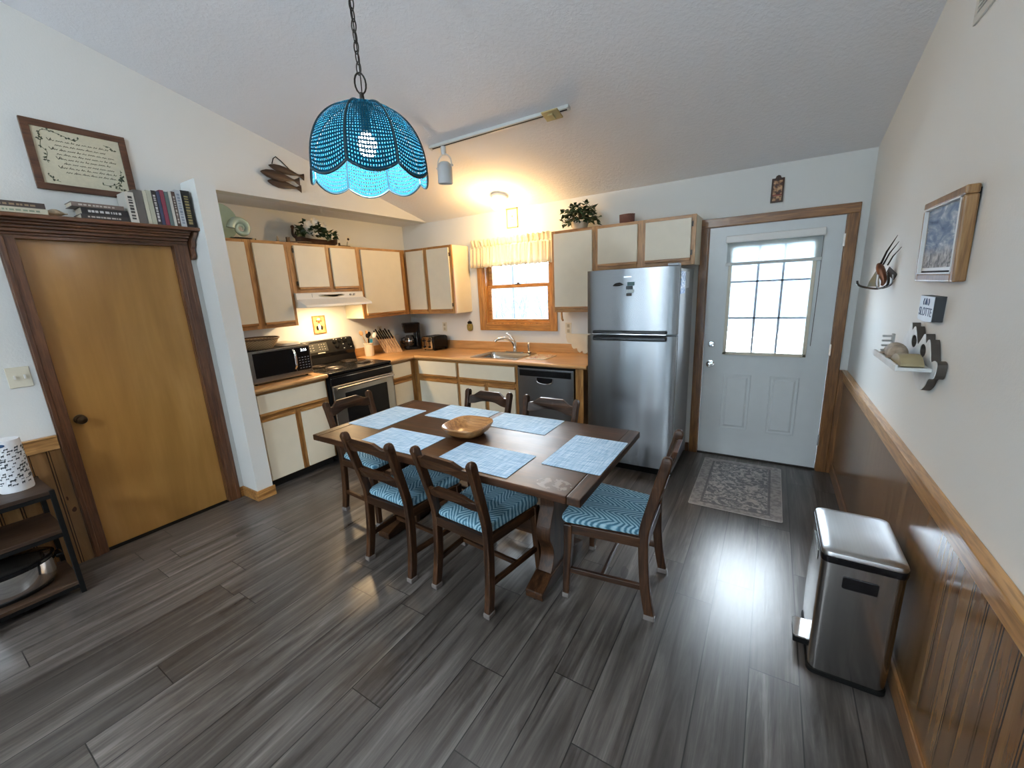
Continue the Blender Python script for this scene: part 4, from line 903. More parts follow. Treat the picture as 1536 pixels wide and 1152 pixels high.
o = obj('wooden_finial', MB().lathe([(0, 0), (.018, 0), (.016, .02), (.006, .07), (0, .085)], n=12), plain('pale_tan', (.45, .33, .2), .6), smooth=True); o.location = (-4.06, 2.335, ZTT); tag(o, 'tiny pale cone ornament between the display plate and the boat planter', 'ornament')
bp_ = thing('boat_planter', 'dark wooden boat shaped planter with white flowers above the range hood cabinet', 'planter', (-3.97, 2.66, ZTT))
rings = []
for k in range(13):
    q = k/12; y = 2.46+.46*q; wv_ = .07*sin(pi*q)**.6+.006; zr = ZTT+.055+.035*abs(2*q-1)**3; zl = ZTT+.002+.03*abs(2*q-1)**4
    rings.append([(-3.97-wv_, y, zr), (-3.97-wv_*.6, y, zl), (-3.97+wv_*.6, y, zl), (-3.97+wv_, y, zr)])
obj('boat', MB().loft(rings), M['walnut_y'], bp_, smooth=True)
obj('prow', MB().tube(smoothpath([(-3.97, 2.47, ZTT+.06), (-3.97, 2.44, ZTT+.09), (-3.97, 2.445, ZTT+.15)], 4), .012, 8).ball((-3.97, 2.447, ZTT+.16), .018, 10, 8), M['walnut_z'], bp_, smooth=True)
obj('oar', MB().bar((-3.88, 2.33, ZTT+.012), (-3.88, 2.56, ZTT+.018), .012, .008).box(-3.89, -3.87, 2.315, 2.345, ZTT+.001, ZTT+.05), M['walnut_y'], bp_)
lf, stm = foliage((-3.96, 2.63, ZTT+.125), (.09, .15, .10), 85, .06, 5)
obj('foliage', lf, M['ivy'], bp_); obj('stems', stm, M['stemm'], bp_)
lf, stm = foliage((-3.95, 2.80, ZTT+.105), (.06, .09, .04), 24, .062, 15)
obj('foliage', lf, M['ivy'], bp_)
rf = random.Random(9); wpt = plain('white_petal', (.75, .73, .66), .6)
for k in range(10):
    fl = MB()
    c = (-3.93+rf.uniform(-.05, .05), 2.64+rf.uniform(-.10, .12), ZTT+.17+rf.uniform(-.06, .085))
    for j in range(5):
        fl._add(*leafpts(Matrix.Translation(c) @ Matrix.Rotation(j*2*pi/5+k, 4, 'X') @ Matrix.Rotation(-1.3, 4, 'Y'), .045, .026))
    obj('white_flower', fl, wpt, bp_)
dy = thing('daisy_pot', 'small dark dish with one white daisy at the right of the boat planter', 'potted flower', (-3.95, 2.99, ZTT))
obj('dish', MB().prism(smoothloop([(-3.98, 2.93), (-3.93, 2.93), (-3.92, 2.99), (-3.93, 3.05), (-3.98, 3.05), (-3.99, 2.99)], 4), 'z', ZTT, ZTT+.018).box(-3.965, -3.945, 2.925, 2.94, ZTT, ZTT+.045), M['walnut_y'], dy, bevel=.003)
obj('stem', MB().tube([(-3.95, 3.02, ZTT+.015), (-3.94, 3.03, ZTT+.07)], .003, 6), M['ivy'], dy)
fl = MB()
for j in range(11): fl._add(*leafpts(Matrix.Translation((-3.932, 3.03, ZTT+.085)) @ Matrix.Rotation(j*2*pi/11, 4, 'X') @ Matrix.Rotation(-1.45, 4, 'Y'), .046, .011, .05))
obj('petal', fl, plain('daisy_petal', (.72, .68, .58), .6), dy); obj('flower_centre', MB().ball((-3.926, 3.03, ZTT+.085), (.008, .013, .013), 10, 8), M['walnut_z'], dy, smooth=True)

# three carved fish on the header
M['fishw'] = wood('dark_carved_fish', (.010, .006, .004), (.085, .045, .022), 'y', 2.2, .45, 0, .4)
fi = thing('fish_carving', 'dark wooden carving of three fish hanging on a cord above the kitchen opening', 'wall carving', (XW, 2.27, 2.64))
def fish(par, y0, z0, L, H, ang, xo):
    rg = []; n = 14
    prof = [(0, .02), (.05, .35), (.15, .75), (.3, 1), (.45, .98), (.6, .78), (.72, .5), (.8, .3), (.86, .26), (.93, .62), (1, 1.0)]
    c, s_ = cos(ang), sin(ang)
    for q, h in prof:
        th = .020*min(1, h*1.2)*(1 if q < .84 else .45)
        ring_ = []
        for k in range(n):
            a = 2*pi*k/n; u = q*L; w = h*H/2*sin(a); ring_.append((XW+xo+th*cos(a)*.6+.004, y0+u*c-w*s_, z0+u*s_+w*c))
        rg.append(ring_)
    obj('fish', MB().loft(rg), M['fishw'], par, smooth=True)
fish(fi, 2.15, 2.728, .315, .062, radians(-7), .012); fish(fi, 2.062, 2.660, .34, .078, radians(-4), .030); fish(fi, 2.115, 2.598, .30, .070, radians(-3), .018)
obj('cord', MB().tube([(XW+.014, 2.185, 2.745), (XW+.010, 2.205, 2.79), (XW+.004, 2.233, 2.812), (XW+.010, 2.27, 2.785), (XW+.014, 2.335, 2.728)], .004, 6), M['blackm'], fi, smooth=True)

# ------------------------------------------------------------------ sampler and books above the pantry door
fs = thing('framed_sampler', 'brown framed verse sampler with leafy corners above the pantry door shelf', 'picture', (XW, .98, 2.52))
a, b, c, d_ = .752, 1.213, 2.318, 2.698; f = .036
fr2 = M['brown_y']
obj('frame', MB().box(XW, XW+.020, a, b, c, c+f).box(XW, XW+.020, a, b, d_-f, d_).box(XW, XW+.020, a, a+f, c+f, d_-f).box(XW, XW+.020, b-f, b, c+f, d_-f), wood('sampler_frame', (.07, .028, .012), (.12, .05, .022), 'y', 1, .4), fs, bevel=.002)
obj('linen', MB().box(XW, XW+.010, a+f, b-f, c+f, d_-f), plain('cream_linen', (.56, .53, .40), .8, var=.05, scale=60), fs)
ink = MB(); rs = random.Random(21)
for r_ in range(8):
    yy0 = .86+(.015 if r_ % 2 else 0)+(.02 if r_ > 3 else 0); z_ = 2.60-.0245*r_; y = yy0; end = 1.12-(.02 if r_ % 3 == 1 else 0)
    while y < end:
        L_ = rs.uniform(.014, .034); n = max(3, int(L_/.0045)); 
        ink.tube([(XW+.0102, y+L_*k/n, z_+(.0035 if k % 2 else -.0030)*rs.uniform(.5, 1.2)) for k in range(n+1)], .0016, 4)
        if rs.random() < .5: ink.tube([(XW+.0102, y+L_*.3, z_), (XW+.0102, y+L_*.36, z_+.009)], .0012, 4)
        y += L_+.0075
    if r_ in (0, 2, 4, 6): ink.tube([(XW+.0102, yy0-.012, z_+.010), (XW+.0102, yy0-.004, z_-.004), (XW+.0102, yy0+.006, z_+.011)], .0019, 4)
obj('stitched_verse', ink, plain('dark_thread', (.08, .08, .06), .8), fs)
lf = MB(); vn = MB()
def sprig(pts, nl, sd):
    r_ = random.Random(sd); P = smoothpath(pts, 5); vn.tube([(XW+.0103, y, z) for y, z in P], .0013, 4)
    for k in range(nl):
        y, z = P[r_.randrange(len(P))]; an = r_.uniform(0, 6.28); L_ = r_.uniform(.010, .017)
        lf.prism([(y, z), (y+L_*.5*cos(an)-L_*.3*sin(an), z+L_*.5*sin(an)+L_*.3*cos(an)), (y+L_*cos(an), z+L_*sin(an)), (y+L_*.5*cos(an)+L_*.3*sin(an), z+L_*.5*sin(an)-L_*.3*cos(an))], 'x', XW+.010, XW+.0112)
sprig([(.815, 2.60), (.83, 2.645), (.87, 2.65), (.92, 2.635), (.96, 2.62), (.985, 2.63)], 20, 1); sprig([(.825, 2.60), (.815, 2.56), (.835, 2.53), (.825, 2.49), (.83, 2.47)], 12, 2)
sprig([(1.10, 2.625), (1.13, 2.62), (1.145, 2.60)], 5, 3); sprig([(.815, 2.40), (.835, 2.38), (.86, 2.37)], 6, 4)
sprig([(1.155, 2.49), (1.15, 2.44), (1.12, 2.40), (1.08, 2.385), (1.05, 2.39)], 16, 5); sprig([(1.16, 2.45), (1.145, 2.41), (1.11, 2.375), (1.15, 2.375)], 16, 6)
obj('embroidered_leaf', lf, plain('green_black_thread', (.05, .065, .04), .8), fs); obj('embroidered_vine', vn, plain('olive_thread', (.10, .12, .07), .8), fs)
ZS = 2.1485
M['page'] = plain('book_pages', (.55, .50, .40), .8, var=.1, scale=80)
def book_up(y0, w, h, dp, col, label, mark=None, lean=0):
    o = thing('book', label, 'book', (XW+.012, y0+w/2, ZS), group='upright books on the shelf over the pantry door')
    cm_ = plain('book_cover', col, .4); xs = XW+.012+dp
    obj('cover', MB().box(xs-dp, xs-.002, y0+.0003, y0+.0022, ZS, ZS+h).box(xs-dp, xs-.002, y0+w-.0022, y0+w-.0003, ZS, ZS+h).box(xs-.003, xs, y0+.0003, y0+w-.0003, ZS, ZS+h), cm_, o)
    obj('pages', MB().box(xs-dp+.004, xs-.003, y0+.0022, y0+w-.0022, ZS+.003, ZS+h-.004), M['page'], o)
    if mark:
        mm = MB(); r_ = random.Random(int(y0*1000)); z = ZS+.02
        while z < ZS+h-.03:
            L_ = r_.uniform(.006, .018); q = w*.24; mm.box(xs-.0004, xs+.0005, y0+w/2-q, y0+w/2+q, z, z+L_); z += L_+r_.uniform(.004, .009)
        obj('spine_marking', mm, plain('spine_ink', mark, .5), o)
bks = [(.044, .185, (.55, .53, .48), 'white spined book with black lettering, first of the upright row', (.03, .03, .03)), (.046, .205, (.10, .095, .09), 'thick dark grey book, second of the upright row', None), (.020, .205, (.50, .50, .40), 'thin pale cream book beside the dark grey one', None),
 (.026, .212, (.40, .41, .33), 'sage cream book, fourth of the upright row', None), (.024, .215, (.03, .03, .035), 'black book with white spine marks left of the navy one', (.5, .5, .5)), (.019, .214, (.04, .055, .11), 'navy blue book left of the maroon one', None), (.024, .225, (.20, .035, .06), 'maroon spined book in the middle of the upright row', None),
 (.022, .218, (.10, .15, .15), 'grey teal book right of the maroon one', None), (.017, .222, (.60, .58, .52), 'thin white book right of the grey teal one', None), (.020, .225, (.08, .05, .04), 'dark brown book with pale marks right of the thin white one', (.45, .4, .35)), (.034, .240, (.52, .54, .56), 'silver white book beside the large black one', (.25, .28, .33)), (.052, .243, (.010, .010, .010), 'large black book with gold lettering at the right end', (.30, .24, .10))]
y = 1.103
for w_, h_, col, lb, mk_ in bks: book_up(y, w_, h_, .145, col, lb, mk_); y += w_+.0012
def book_flat(y0, L_, z, th, dp, col, label, grp, mark=None, x0=.02):
    o = thing('book', label, 'book', (XW+x0, y0+L_/2, z), group=grp); xs = XW+x0+dp; cm_ = plain('book_cover', col, .4)
    obj('cover', MB().box(xs-dp, xs-.002, y0, y0+L_, z, z+.0022).box(xs-dp, xs-.002, y0, y0+L_, z+th-.0022, z+th).box(xs-.003, xs, y0, y0+L_, z, z+th), cm_, o)
    obj('pages', MB().box(xs-dp+.004, xs-.003, y0+.004, y0+L_-.004, z+.0022, z+th-.0022), M['page'], o)
    if mark:
        mm = MB(); r_ = random.Random(int(y0*900+z*77)); yy = y0+.03
        while yy < y0+L_-.04:
            q = r_.uniform(.006, .02); mm.box(xs-.0003, xs+.0006, yy, yy+q, z+th*.3, z+th*.62); yy += q+r_.uniform(.003, .008)
        obj('spine_marking', mm, plain('spine_ink', mark, .5), o)
g = 'books lying in a stack left of the upright row'
book_flat(.872, .225, ZS, .026, .14, (.035, .03, .03), 'thin black and white book at the bottom of the lying stack', g, (.45, .42, .38))
book_flat(.880, .218, ZS+.0265, .040, .135, (.012, .012, .013), 'thick black book in the middle of the lying stack', g, (.5, .5, .5))
book_flat(.845, .240, ZS+.067, .026, .13, (.16, .12, .10), 'brownish dark book on top of the lying stack', g, (.5, .45, .4))
g = 'two books lying at the left end of the shelf'
book_flat(.44, .295, ZS, .028, .15, (.50, .47, .36), 'cream book lying under a black one at the left end of the shelf', g, (.2, .25, .18))
book_flat(.44, .290, ZS+.0285, .030, .148, (.05, .035, .03), 'dark book lying on the cream one at the left end of the shelf', g, (.28, .2, .12))
rg = []
for k in range(9):
    q = k/8; rg.append([(XW+.10+.028*sin(pi*min(.95, q+.12))*cos(2*pi*j/12), .745+.085*q, ZS+.024+.022*sin(pi*min(.95, q+.12))*sin(2*pi*j/12)) for j in range(12)])
o = obj('seashell', MB().loft(rg), plain('sandy_shell', (.48, .38, .26), .5, var=.3, scale=60), smooth=True); tag(o, 'small sandy seashell on the shelf between the two book stacks', 'shell')

# ------------------------------------------------------------------ rustic cart at the far left
kt = thing('side_cart', 'black metal framed shelf cart with rustic brown boards at the left edge', 'shelf cart', (-3.48, 0, 0))
X0c, X1c, Y0c, Y1c = -3.672, -3.285, -.36, .402
M['rust'] = wood('rustic_board', (.018, .009, .005), (.070, .036, .018), 'y', 1.2, .5)
for z, n_ in ((.63, 'top_board'), (.395, 'shelf_board'), (.06, 'shelf_board')): obj(n_, MB().box(X0c+.004, X1c-.004, Y0c+.004, Y1c-.004, z, z+.022), M['rust'], kt, bevel=.002)
for x in (X0c, X1c-.022):
    for y in (Y0c, Y1c-.022): obj('leg', MB().box(x, x+.022, y, y+.022, 0, .652), M['blackm'], kt, bevel=.002)
for z in (.608, .373, .04):
    for x in (X0c, X1c-.022): obj('frame_bar', MB().box(x+.001, x+.021, Y0c+.022, Y1c-.022, z, z+.0215), M['blackm'], kt)
    for y in (Y0c, Y1c-.022): obj('frame_bar', MB().box(X0c+.022, X1c-.022, y+.001, y+.021, z, z+.0215), M['blackm'], kt)
obj('cross_brace', MB().bar((X0c+.008, Y0c+.02, .40), (X0c+.008, Y1c-.02, .62), .005, .008), M['blackm'], kt)
cn = thing('paper_towel_roll', 'white roll printed with small dark animal silhouettes standing on the cart', 'paper towel roll', (-3.50, .300, .6525))
obj('roll', MB().lathe([(.018, .652), (.064, .653), (.066, .66), (.066, .935), (.064, .942), (.020, .942)], (-3.50, .300, 0), 36), plain('white_paper', (.72, .74, .77), .7, var=.02), cn, smooth=True)
pr_ = MB(); ra = random.Random(31)
for r_ in range(13):
    for k in range(9):
        an = radians(-100+25*k+(12 if r_ % 2 else 0)+ra.uniform(-9, 9)); z = .70+.0165*r_+ra.uniform(-.005, .005); w2 = ra.uniform(.004, .013); h2 = ra.uniform(.002, .0075)
        px, py = -3.50+.0662*cos(an), .30+.0662*sin(an); tx, ty = -sin(an), cos(an)
        pts = [(-w2, 0), (-w2*.6, h2), (w2*.3, h2*.8), (w2*.7, h2*1.6), (w2, h2*.6), (w2*.7, 0), (w2*.6, -h2), (w2*.3, -h2*.2), (-w2*.5, -h2*.2), (-w2*.7, -h2)]
        A = [(px+tx*u, py+ty*u, z+v) for u, v in pts]; B = [(x+cos(an)*.0008, y+sin(an)*.0008, z_) for x, y, z_ in A]; n = len(pts)
        pr_._add(A+B, [tuple(range(n)), tuple(range(n, 2*n))]+[(i, (i+1) % n, n+(i+1) % n, n+i) for i in range(n)])
obj('printed_silhouettes', pr_, plain('dark_print', (.03, .04, .05), .6), cn)
an = radians(-15); px, py = -3.50+.066*cos(an), .30+.066*sin(an)
obj('label_oval', MB().ball((0, 0, 0), (.003, .017, .009), 14, 8).tr(Matrix.Translation((px, py, .922)) @ Matrix.Rotation(an, 4, 'Z')), plain('navy_label', (.03, .07, .15), .4), cn, smooth=True)
sc2_ = thing('slow_cooker', 'oval chrome slow cooker with black lid on the bottom of the cart', 'slow cooker', (-3.47, .13, .0825))
cx_, cy_, z0 = -3.475, .155, .0825
obj('base', MB().lathe([(0, z0), (.125, z0), (.135, z0+.02), (.13, z0+.028)], (cx_, cy_, 0), 36, 1.0, 1.32), M['blackm'], sc2_, smooth=True)
obj('shell', MB().lathe([(.132, z0+.025), (.142, z0+.05), (.146, z0+.15), (.14, z0+.155)], (cx_, cy_, 0), 48, 1.0, 1.32), M['chrome'], sc2_, smooth=True)
obj('rim', MB().lathe([(.138, z0+.150), (.150, z0+.158), (.150, z0+.172), (.13, z0+.176)], (cx_, cy_, 0), 36, 1, 1.32), M['black'], sc2_, smooth=True)
ld = obj('lid', MB().lathe([(.138, z0+.174), (.11, z0+.195), (.05, z0+.212), (0, z0+.216)], (cx_, cy_, 0), 36, 1, 1.32), M['dglass'], sc2_, smooth=True)
obj('lid_knob', MB().lathe([(.012, z0+.214), (.012, z0+.228), (.026, z0+.236), (.022, z0+.246), (0, z0+.248)], (cx_, cy_, 0), 18), M['black'], ld, smooth=True)
obj('handle', MB().box(cx_-.04, cx_+.04, cy_+.190, cy_+.222, z0+.12, z0+.145), M['black'], sc2_, bevel=.008)
obj('handle', MB().box(cx_-.04, cx_+.04, cy_-.222, cy_-.190, z0+.12, z0+.145), M['black'], sc2_, bevel=.008)
bg_ = MB().ball((0, 0, 0), (.05, .055, .055), 22, 16); rb = random.Random(3)
bg_.v = [tuple(c*rb.uniform(.78, 1.12) for c in p) for p in bg_.v]
t = NT('clear_plastic_bag'); t.base((.6, .7, .8), .12); t.b.inputs['Transmission Weight'].default_value = .55; t.b.inputs['IOR'].default_value = 1.1
o = obj('plastic_bag', bg_, t.m); o.location = (-3.225, -.005, .063); tag(o, 'crumpled clear plastic bag on the floor by the cart', 'plastic bag')
# ------------------------------------------------------------------ dining table
tb = thing('dining_table', 'dark polished wooden trestle dining table under six blue placemats', 'table', (-1.525, 1.88, 0))
ZT0, ZT1 = .722, .760
obj('table_top', MB().box(-2.385, -.665, 1.425, 2.335, ZT0, ZT1), M['table_top'], tb, bevel=.004)
obj('breadboard_end', MB().box(-2.450, -2.3865, 1.425, 2.335, ZT0, ZT1), M['walnut_y'], tb, bevel=.004)
obj('breadboard_end', MB().box(-.6635, -.600, 1.425, 2.335, ZT0, ZT1), M['walnut_y'], tb, bevel=.004)
objs('apron', MB().box(-2.3, -.75, 1.60, 1.625, .655, ZT0).box(-2.3, -.75, 2.135, 2.16, .655, ZT0), M['walnut_x'], tb, bevel=.003)
half = smoothpath([(.155, .66), (.155, .60), (.135, .56), (.105, .52), (.098, .46), (.125, .41), (.150, .35), (.150, .29), (.120, .23), (.108, .18), (.125, .13), (.150, .085)], 5)
prof = [(1.88+a, z) for a, z in half]+[(1.88-a, z) for a, z in half[::-1]]
for x in (-2.11, -.945):
    ped = obj('pedestal', MB().prism(prof, 'x', x-.042, x+.042), M['walnut_z'], tb, bevel=.004)
    obj('pedestal_foot', MB().prism([(1.605, .006), (1.605, .05), (1.72, .088), (2.04, .088), (2.155, .05), (2.155, .006)], 'x', x-.052, x+.052), M['walnut_y'], ped, bevel=.005)
    obj('pedestal_cleat', MB().box(x-.05, x+.05, 1.58, 2.18, .655, ZT0), M['walnut_y'], ped, bevel=.004)
    for y in (1.625, 2.135): obj('glide', MB().lathe([(.016, 0), (.016, .008)], (x, y, 0), 12), M['blackm'], ped)
obj('stretcher', MB().box(-2.068, -.987, 1.86, 1.90, .20, .29), M['walnut_x'], tb, bevel=.004)
# placemats
mats = [(-2.43, -2.115, 1.680, 2.128, 'at the stove end of the table'), (-2.050, -1.596, 2.034, 2.330, 'behind the wooden bowl on the window side of the table'),
 (-1.545, -1.083, 2.037, 2.325, 'right of the bowl on the window side of the table'), (-.912, -.606, 1.671, 2.116, 'at the door end of the table'),
 (-1.440, -.978, 1.456, 1.744, 'on the near side of the table at the right chair'), (-2.060, -1.600, 1.460, 1.746, 'on the near side of the table at the left chair')]
for i, (a, b, c, d, lb) in enumerate(mats):
    w, h = b-a, d-c
    o = obj('placemat', MB().prism(rrect(-w/2, w/2, -h/2, h/2, .006, 3), 'z', 0, .0025), M['mat']); o.location = ((a+b)/2, (c+d)/2, ZT1+.0004); o.rotation_euler.z = (.012, -.01, .006, 0, -.008, .01)[i]
    tag(o, 'light blue woven placemat '+lb, 'placemat', 'blue placemats on the table')
# wooden bowl
def superell(r, z, c, e=3.2, n=40):
    out = []
    for k in range(n):
        a = 2*pi*k/n; x = abs(cos(a))**(2/e)*(1 if cos(a) >= 0 else -1); y = abs(sin(a))**(2/e)*(1 if sin(a) >= 0 else -1); out.append((c[0]+r*x, c[1]+r*y*1.04, z))
    return out
cb = (0, 0); z = 0
mb = MB().loft([superell(.05, z, cb, 2.5), superell(.085, z+.002, cb, 2.6), superell(.115, z+.028, cb), superell(.138, z+.066, cb), superell(.136, z+.073, cb), superell(.129, z+.070, cb), superell(.105, z+.032, cb), superell(.075, z+.012, cb, 2.6), superell(.03, z+.010, cb, 2.5)])
o = obj('wooden_bowl', mb, wood('acacia_bowl', (.30, .12, .035), (.55, .28, .10), 'x', 1.0, .3, .2), smooth=True); o.location = (-1.515, 1.86, ZT1+.0004); o.rotation_euler.z = radians(4); tag(o, 'square wooden bowl in the middle of the dining table', 'bowl')

# ------------------------------------------------------------------ chairs
M['cap'] = plain('clear_foot_cap', (.16, .14, .13), .15)
def make_chair(loc, rz, label):
    ch = thing('dining_chair', label, 'chair', loc, rz, 'dining chairs around the trestle table')
    wz = M['walnut_z']; k = dict(local=True, bevel=.006)
    def post(s):   # rear leg running up into the back post, raked
        P = smoothpath([(s*.192, -.218, .022), (s*.188, -.196, .15), (s*.184, -.182, .32), (s*.182, -.182, .47), (s*.186, -.215, .62), (s*.192, -.262, .80), (s*.193, -.272, .84)], 4)
        rg = []
        for x, y, z in P:
            a, b = .0175, .0235
            if z > .80: a += .002
            rg.append([(x-a, y-b, z), (x+a, y-b, z), (x+a, y+b, z), (x-a, y+b, z)])
        x, y, z = P[-1]
        for q, hh in ((.92, .010), (.7, .020), (.35, .026)): rg.append([(x-.0195*q, y-.0235*q, z+hh), (x+.0195*q, y-.0235*q, z+hh), (x+.0195*q, y+.0235*q, z+hh), (x-.0195*q, y+.0235*q, z+hh)])
        return MB().loft(rg)
    for s in (-1, 1):
        o = obj('rear_leg', post(s), wz, ch, **k)
        obj('foot_cap', MB().box(s*.192-.021, s*.192+.021, -.245, -.191, 0, .030), M['cap'], o, local=True, bevel=.006)
        P = smoothpath([(s*.222, .205, .022), (s*.216, .198, .18), (s*.213, .190, .32), (s*.212, .188, .435)], 4)
        rg = [[(x-a, y-a, z), (x+a, y-a, z), (x+a, y+a, z), (x-a, y+a, z)] for (x, y, z), a in zip(P, [.0165+.0065*i/12 for i in range(13)])]
        o = obj('front_leg', MB().loft(rg), wz, ch, **k)
        obj('foot_cap', MB().box(s*.222-.020, s*.222+.020, .185, .225, 0, .030), M['cap'], o, local=True, bevel=.006)
    def rail(z0, h, yc, wd):
        # crest with raised flat middle and arched underside
        top = [(-wd, z0+h*.62), (-wd*.80, z0+h*.66), (-wd*.50, z0+h), (wd*.50, z0+h), (wd*.80, z0+h*.66), (wd, z0+h*.62)]
        bot = smoothpath([(wd, z0), (wd*.72, z0+h*.03), (wd*.35, z0+h*.20), (0, z0+h*.24), (-wd*.35, z0+h*.20), (-wd*.72, z0+h*.03), (-wd, z0)], 4)
        pts = top+bot; m = MB(); n = len(pts)
        def bow(x): return yc-.018*(1-(x/wd)**2)
        lean = .30
        vs = [(x, bow(x)-.010-(z-z0)*lean, z) for x, z in pts]+[(x, bow(x)+.012-(z-z0)*lean, z) for x, z in pts]
        m._add(vs, [tuple(range(n))[::-1], tuple(range(n, 2*n))]+[(i, (i+1) % n, n+(i+1) % n, n+i) for i in range(n)])
        return m
    obj('crest_rail', rail(.752, .098, -.250, .178), M['walnut_x'], ch, local=True, bevel=.003)
    obj('back_rail', rail(.575, .080, -.205, .172), M['walnut_x'], ch, local=True, bevel=.003)
    obj('apron', MB().box(-.168, .168, -.200, -.176, .385, .437), M['walnut_x'], ch, local=True, bevel=.003)
    obj('apron', MB().box(-.19, .19, .186, .208, .385, .437), M['walnut_x'], ch, local=True, bevel=.003)
    for s in (-1, 1): obj('apron', MB().bar((s*.190, -.165, .411), (s*.216, .175, .411), .022, .052), M['walnut_y'], ch, local=True, bevel=.003)
    for s in (-1, 1): obj('stretcher', MB().bar((s*.188, -.182, .165), (s*.215, .182, .165), .020, .030), M['walnut_y'], ch, local=True, bevel=.003)
    obj('stretcher', MB().bar((-.197, .02, .165), (.197, .02, .165), .018, .026), M['walnut_x'], ch, local=True, bevel=.003)
    # padded seat
    def sr(dx, z, r=.045):
        o_ = []
        for x, y in rrect(-1, 1, -1, 1, .2, 6):
            wf = .183+(.228-.183)*(y+1)/2-dx; o_.append((x*wf, -.183+(.232+.183)*(y+1)/2*(1)+(-dx if y > 0 else dx)*abs(y), z))
        return o_
    rg = [sr(.012, .438), sr(.002, .441), sr(-.002, .452), sr(.002, .466), sr(.018, .476), sr(.055, .482), sr(.12, .485)]
    obj('seat', MB().loft(rg), M['seat'], ch, local=True, smooth=True)
    return ch
ch0 = make_chair((-1.262, 1.632, 0), radians(-5), 'dark wooden chair with blue zigzag seat at the near right side of the table')
dup(ch0, (-1.815, 1.625, 0), radians(-2.5), 'dark wooden chair with blue zigzag seat at the near left side of the table')
dup(ch0, (-.615, 1.950, 0), radians(93), 'dark wooden chair pulled out at the right end of the table nearest the rug')
dup(ch0, (-2.468, 1.925, 0), radians(-90), 'dark wooden chair at the left end of the table near the stove')
dup(ch0, (-1.80, 2.215, 0), radians(180), 'dark wooden chair on the far side of the table in front of the sink cabinet')
dup(ch0, (-1.26, 2.215, 0), radians(181), 'dark wooden chair on the far side of the table in front of the dishwasher')

# ------------------------------------------------------------------ rug, trash can
t = NT('grey_faded_rug'); X, Y, Z = t.xyz(t.co())
n = t.noise(t.co((1, 1, 1)), 26, 4, .6, 1.0); fn = t.noise(t.co((60, 160, 1)), 1, 2)
ax_, ay_ = t.math('ABSOLUTE', X), t.math('ABSOLUTE', Y)
inn = t.math('MULTIPLY', t.math('LESS_THAN', ax_, .205), t.math('LESS_THAN', ay_, .40))
line = t.math('MAXIMUM', t.math('MULTIPLY', t.math('LESS_THAN', t.math('ABSOLUTE', t.math('SUBTRACT', ax_, .215)), .008), t.math('LESS_THAN', ay_, .41)), t.math('MULTIPLY', t.math('LESS_THAN', t.math('ABSOLUTE', t.math('SUBTRACT', ay_, .405)), .008), t.math('LESS_THAN', ax_, .22)))
dark = (.24, .24, .25); lite = (.60, .56, .54)
colI = t.ramp(n, [(.46, dark), (.53, (.46, .44, .43)), (.6, lite)]); colB = t.ramp(t.noise(t.co((1, 1, 1)), 34, 3), [(.4, (.33, .31, .31)), (.6, (.48, .45, .43))])
col = t.mix(inn, colB, colI); col = t.mix(t.math('MULTIPLY', line, .8), col, (.20, .20, .21)); col = t.mix(.35, col, t.ramp(fn, [(.35, (.6, .6, .6)), (.65, (1, 1, 1))]), 'MULTIPLY')
M['rug'] = t.base(col, .9, 0, .1); t.bump(fn, .4, .002)
rg_ = thing('door_rug', 'faded grey patterned rug on the floor in front of the entry door', 'rug', (-.112, 3.480, 0))
obj('rug_pile', MB().prism(rrect(-.292, .292, -.462, .462, .012), 'z', .0005, .007), M['rug'], rg_, local=True)
obj('bound_edge', MB().tube([(x, y, .0045) for x, y in rrect(-.294, .294, -.464, .464, .014)], .0038, 6, closed=True), plain('pale_binding', (.45, .42, .40), .8), rg_, local=True, smooth=True)
tc = thing('trash_can', 'rectangular stainless steel pedal trash can against the right wainscot', 'trash can', (.375, 2.0, 0))
tx0, tx1, ty0, ty1 = .248, .500, 1.800, 2.170
def ring3(i, z, r=.03): return [(x, y, z) for x, y in rrect(tx0+i, tx1-i, ty0+i, ty1-i, r, 6)]
obj('base', MB().loft([ring3(.004, .0005), ring3(-.002, .006), ring3(-.002, .022), ring3(.003, .024)]), M['blackm'], tc, smooth=True)
obj('body', MB().loft([ring3(.003, .024), ring3(0, .10), ring3(0, .53)]), steel('can_steel', (.36, .35, .34), .2, 'z', .6), tc, smooth=True)
obj('collar', MB().loft([ring3(-.002, .5305), ring3(-.004, .54), ring3(-.004, .556), ring3(.0, .558)]), M['black'], tc, smooth=True)
lid = obj('lid', MB().loft([ring3(-.002, .5585), ring3(-.003, .565), ring3(0, .575), ring3(.006, .579), ring3(.03, .5815)]), steel('lid_steel', (.62, .63, .64), .3, 'y', .3), tc, smooth=True)
obj('hand_recess', MB().prism([(x, z) for x, z in rrect(.318, .425, .435, .487, .008)], 'y', ty0-.004, ty0+.004), M['black'], tc, bevel=.002)
pd = obj('pedal', MB().prism([(x, y) for x, y in rrect(.200, .268, 1.905, 2.03, .012)], 'z', .066, .074), M['chrome'], tc, bevel=.002)
obj('pedal_arm', MB().box(.202, .262, 1.915, 2.02, .03, .0655), M['blackm'], pd, bevel=.004)
obj('hinge_slot', MB().box(tx0-.004, tx0-.0005, 1.90, 2.06, .470, .515), M['chrome'], tc, bevel=.002)

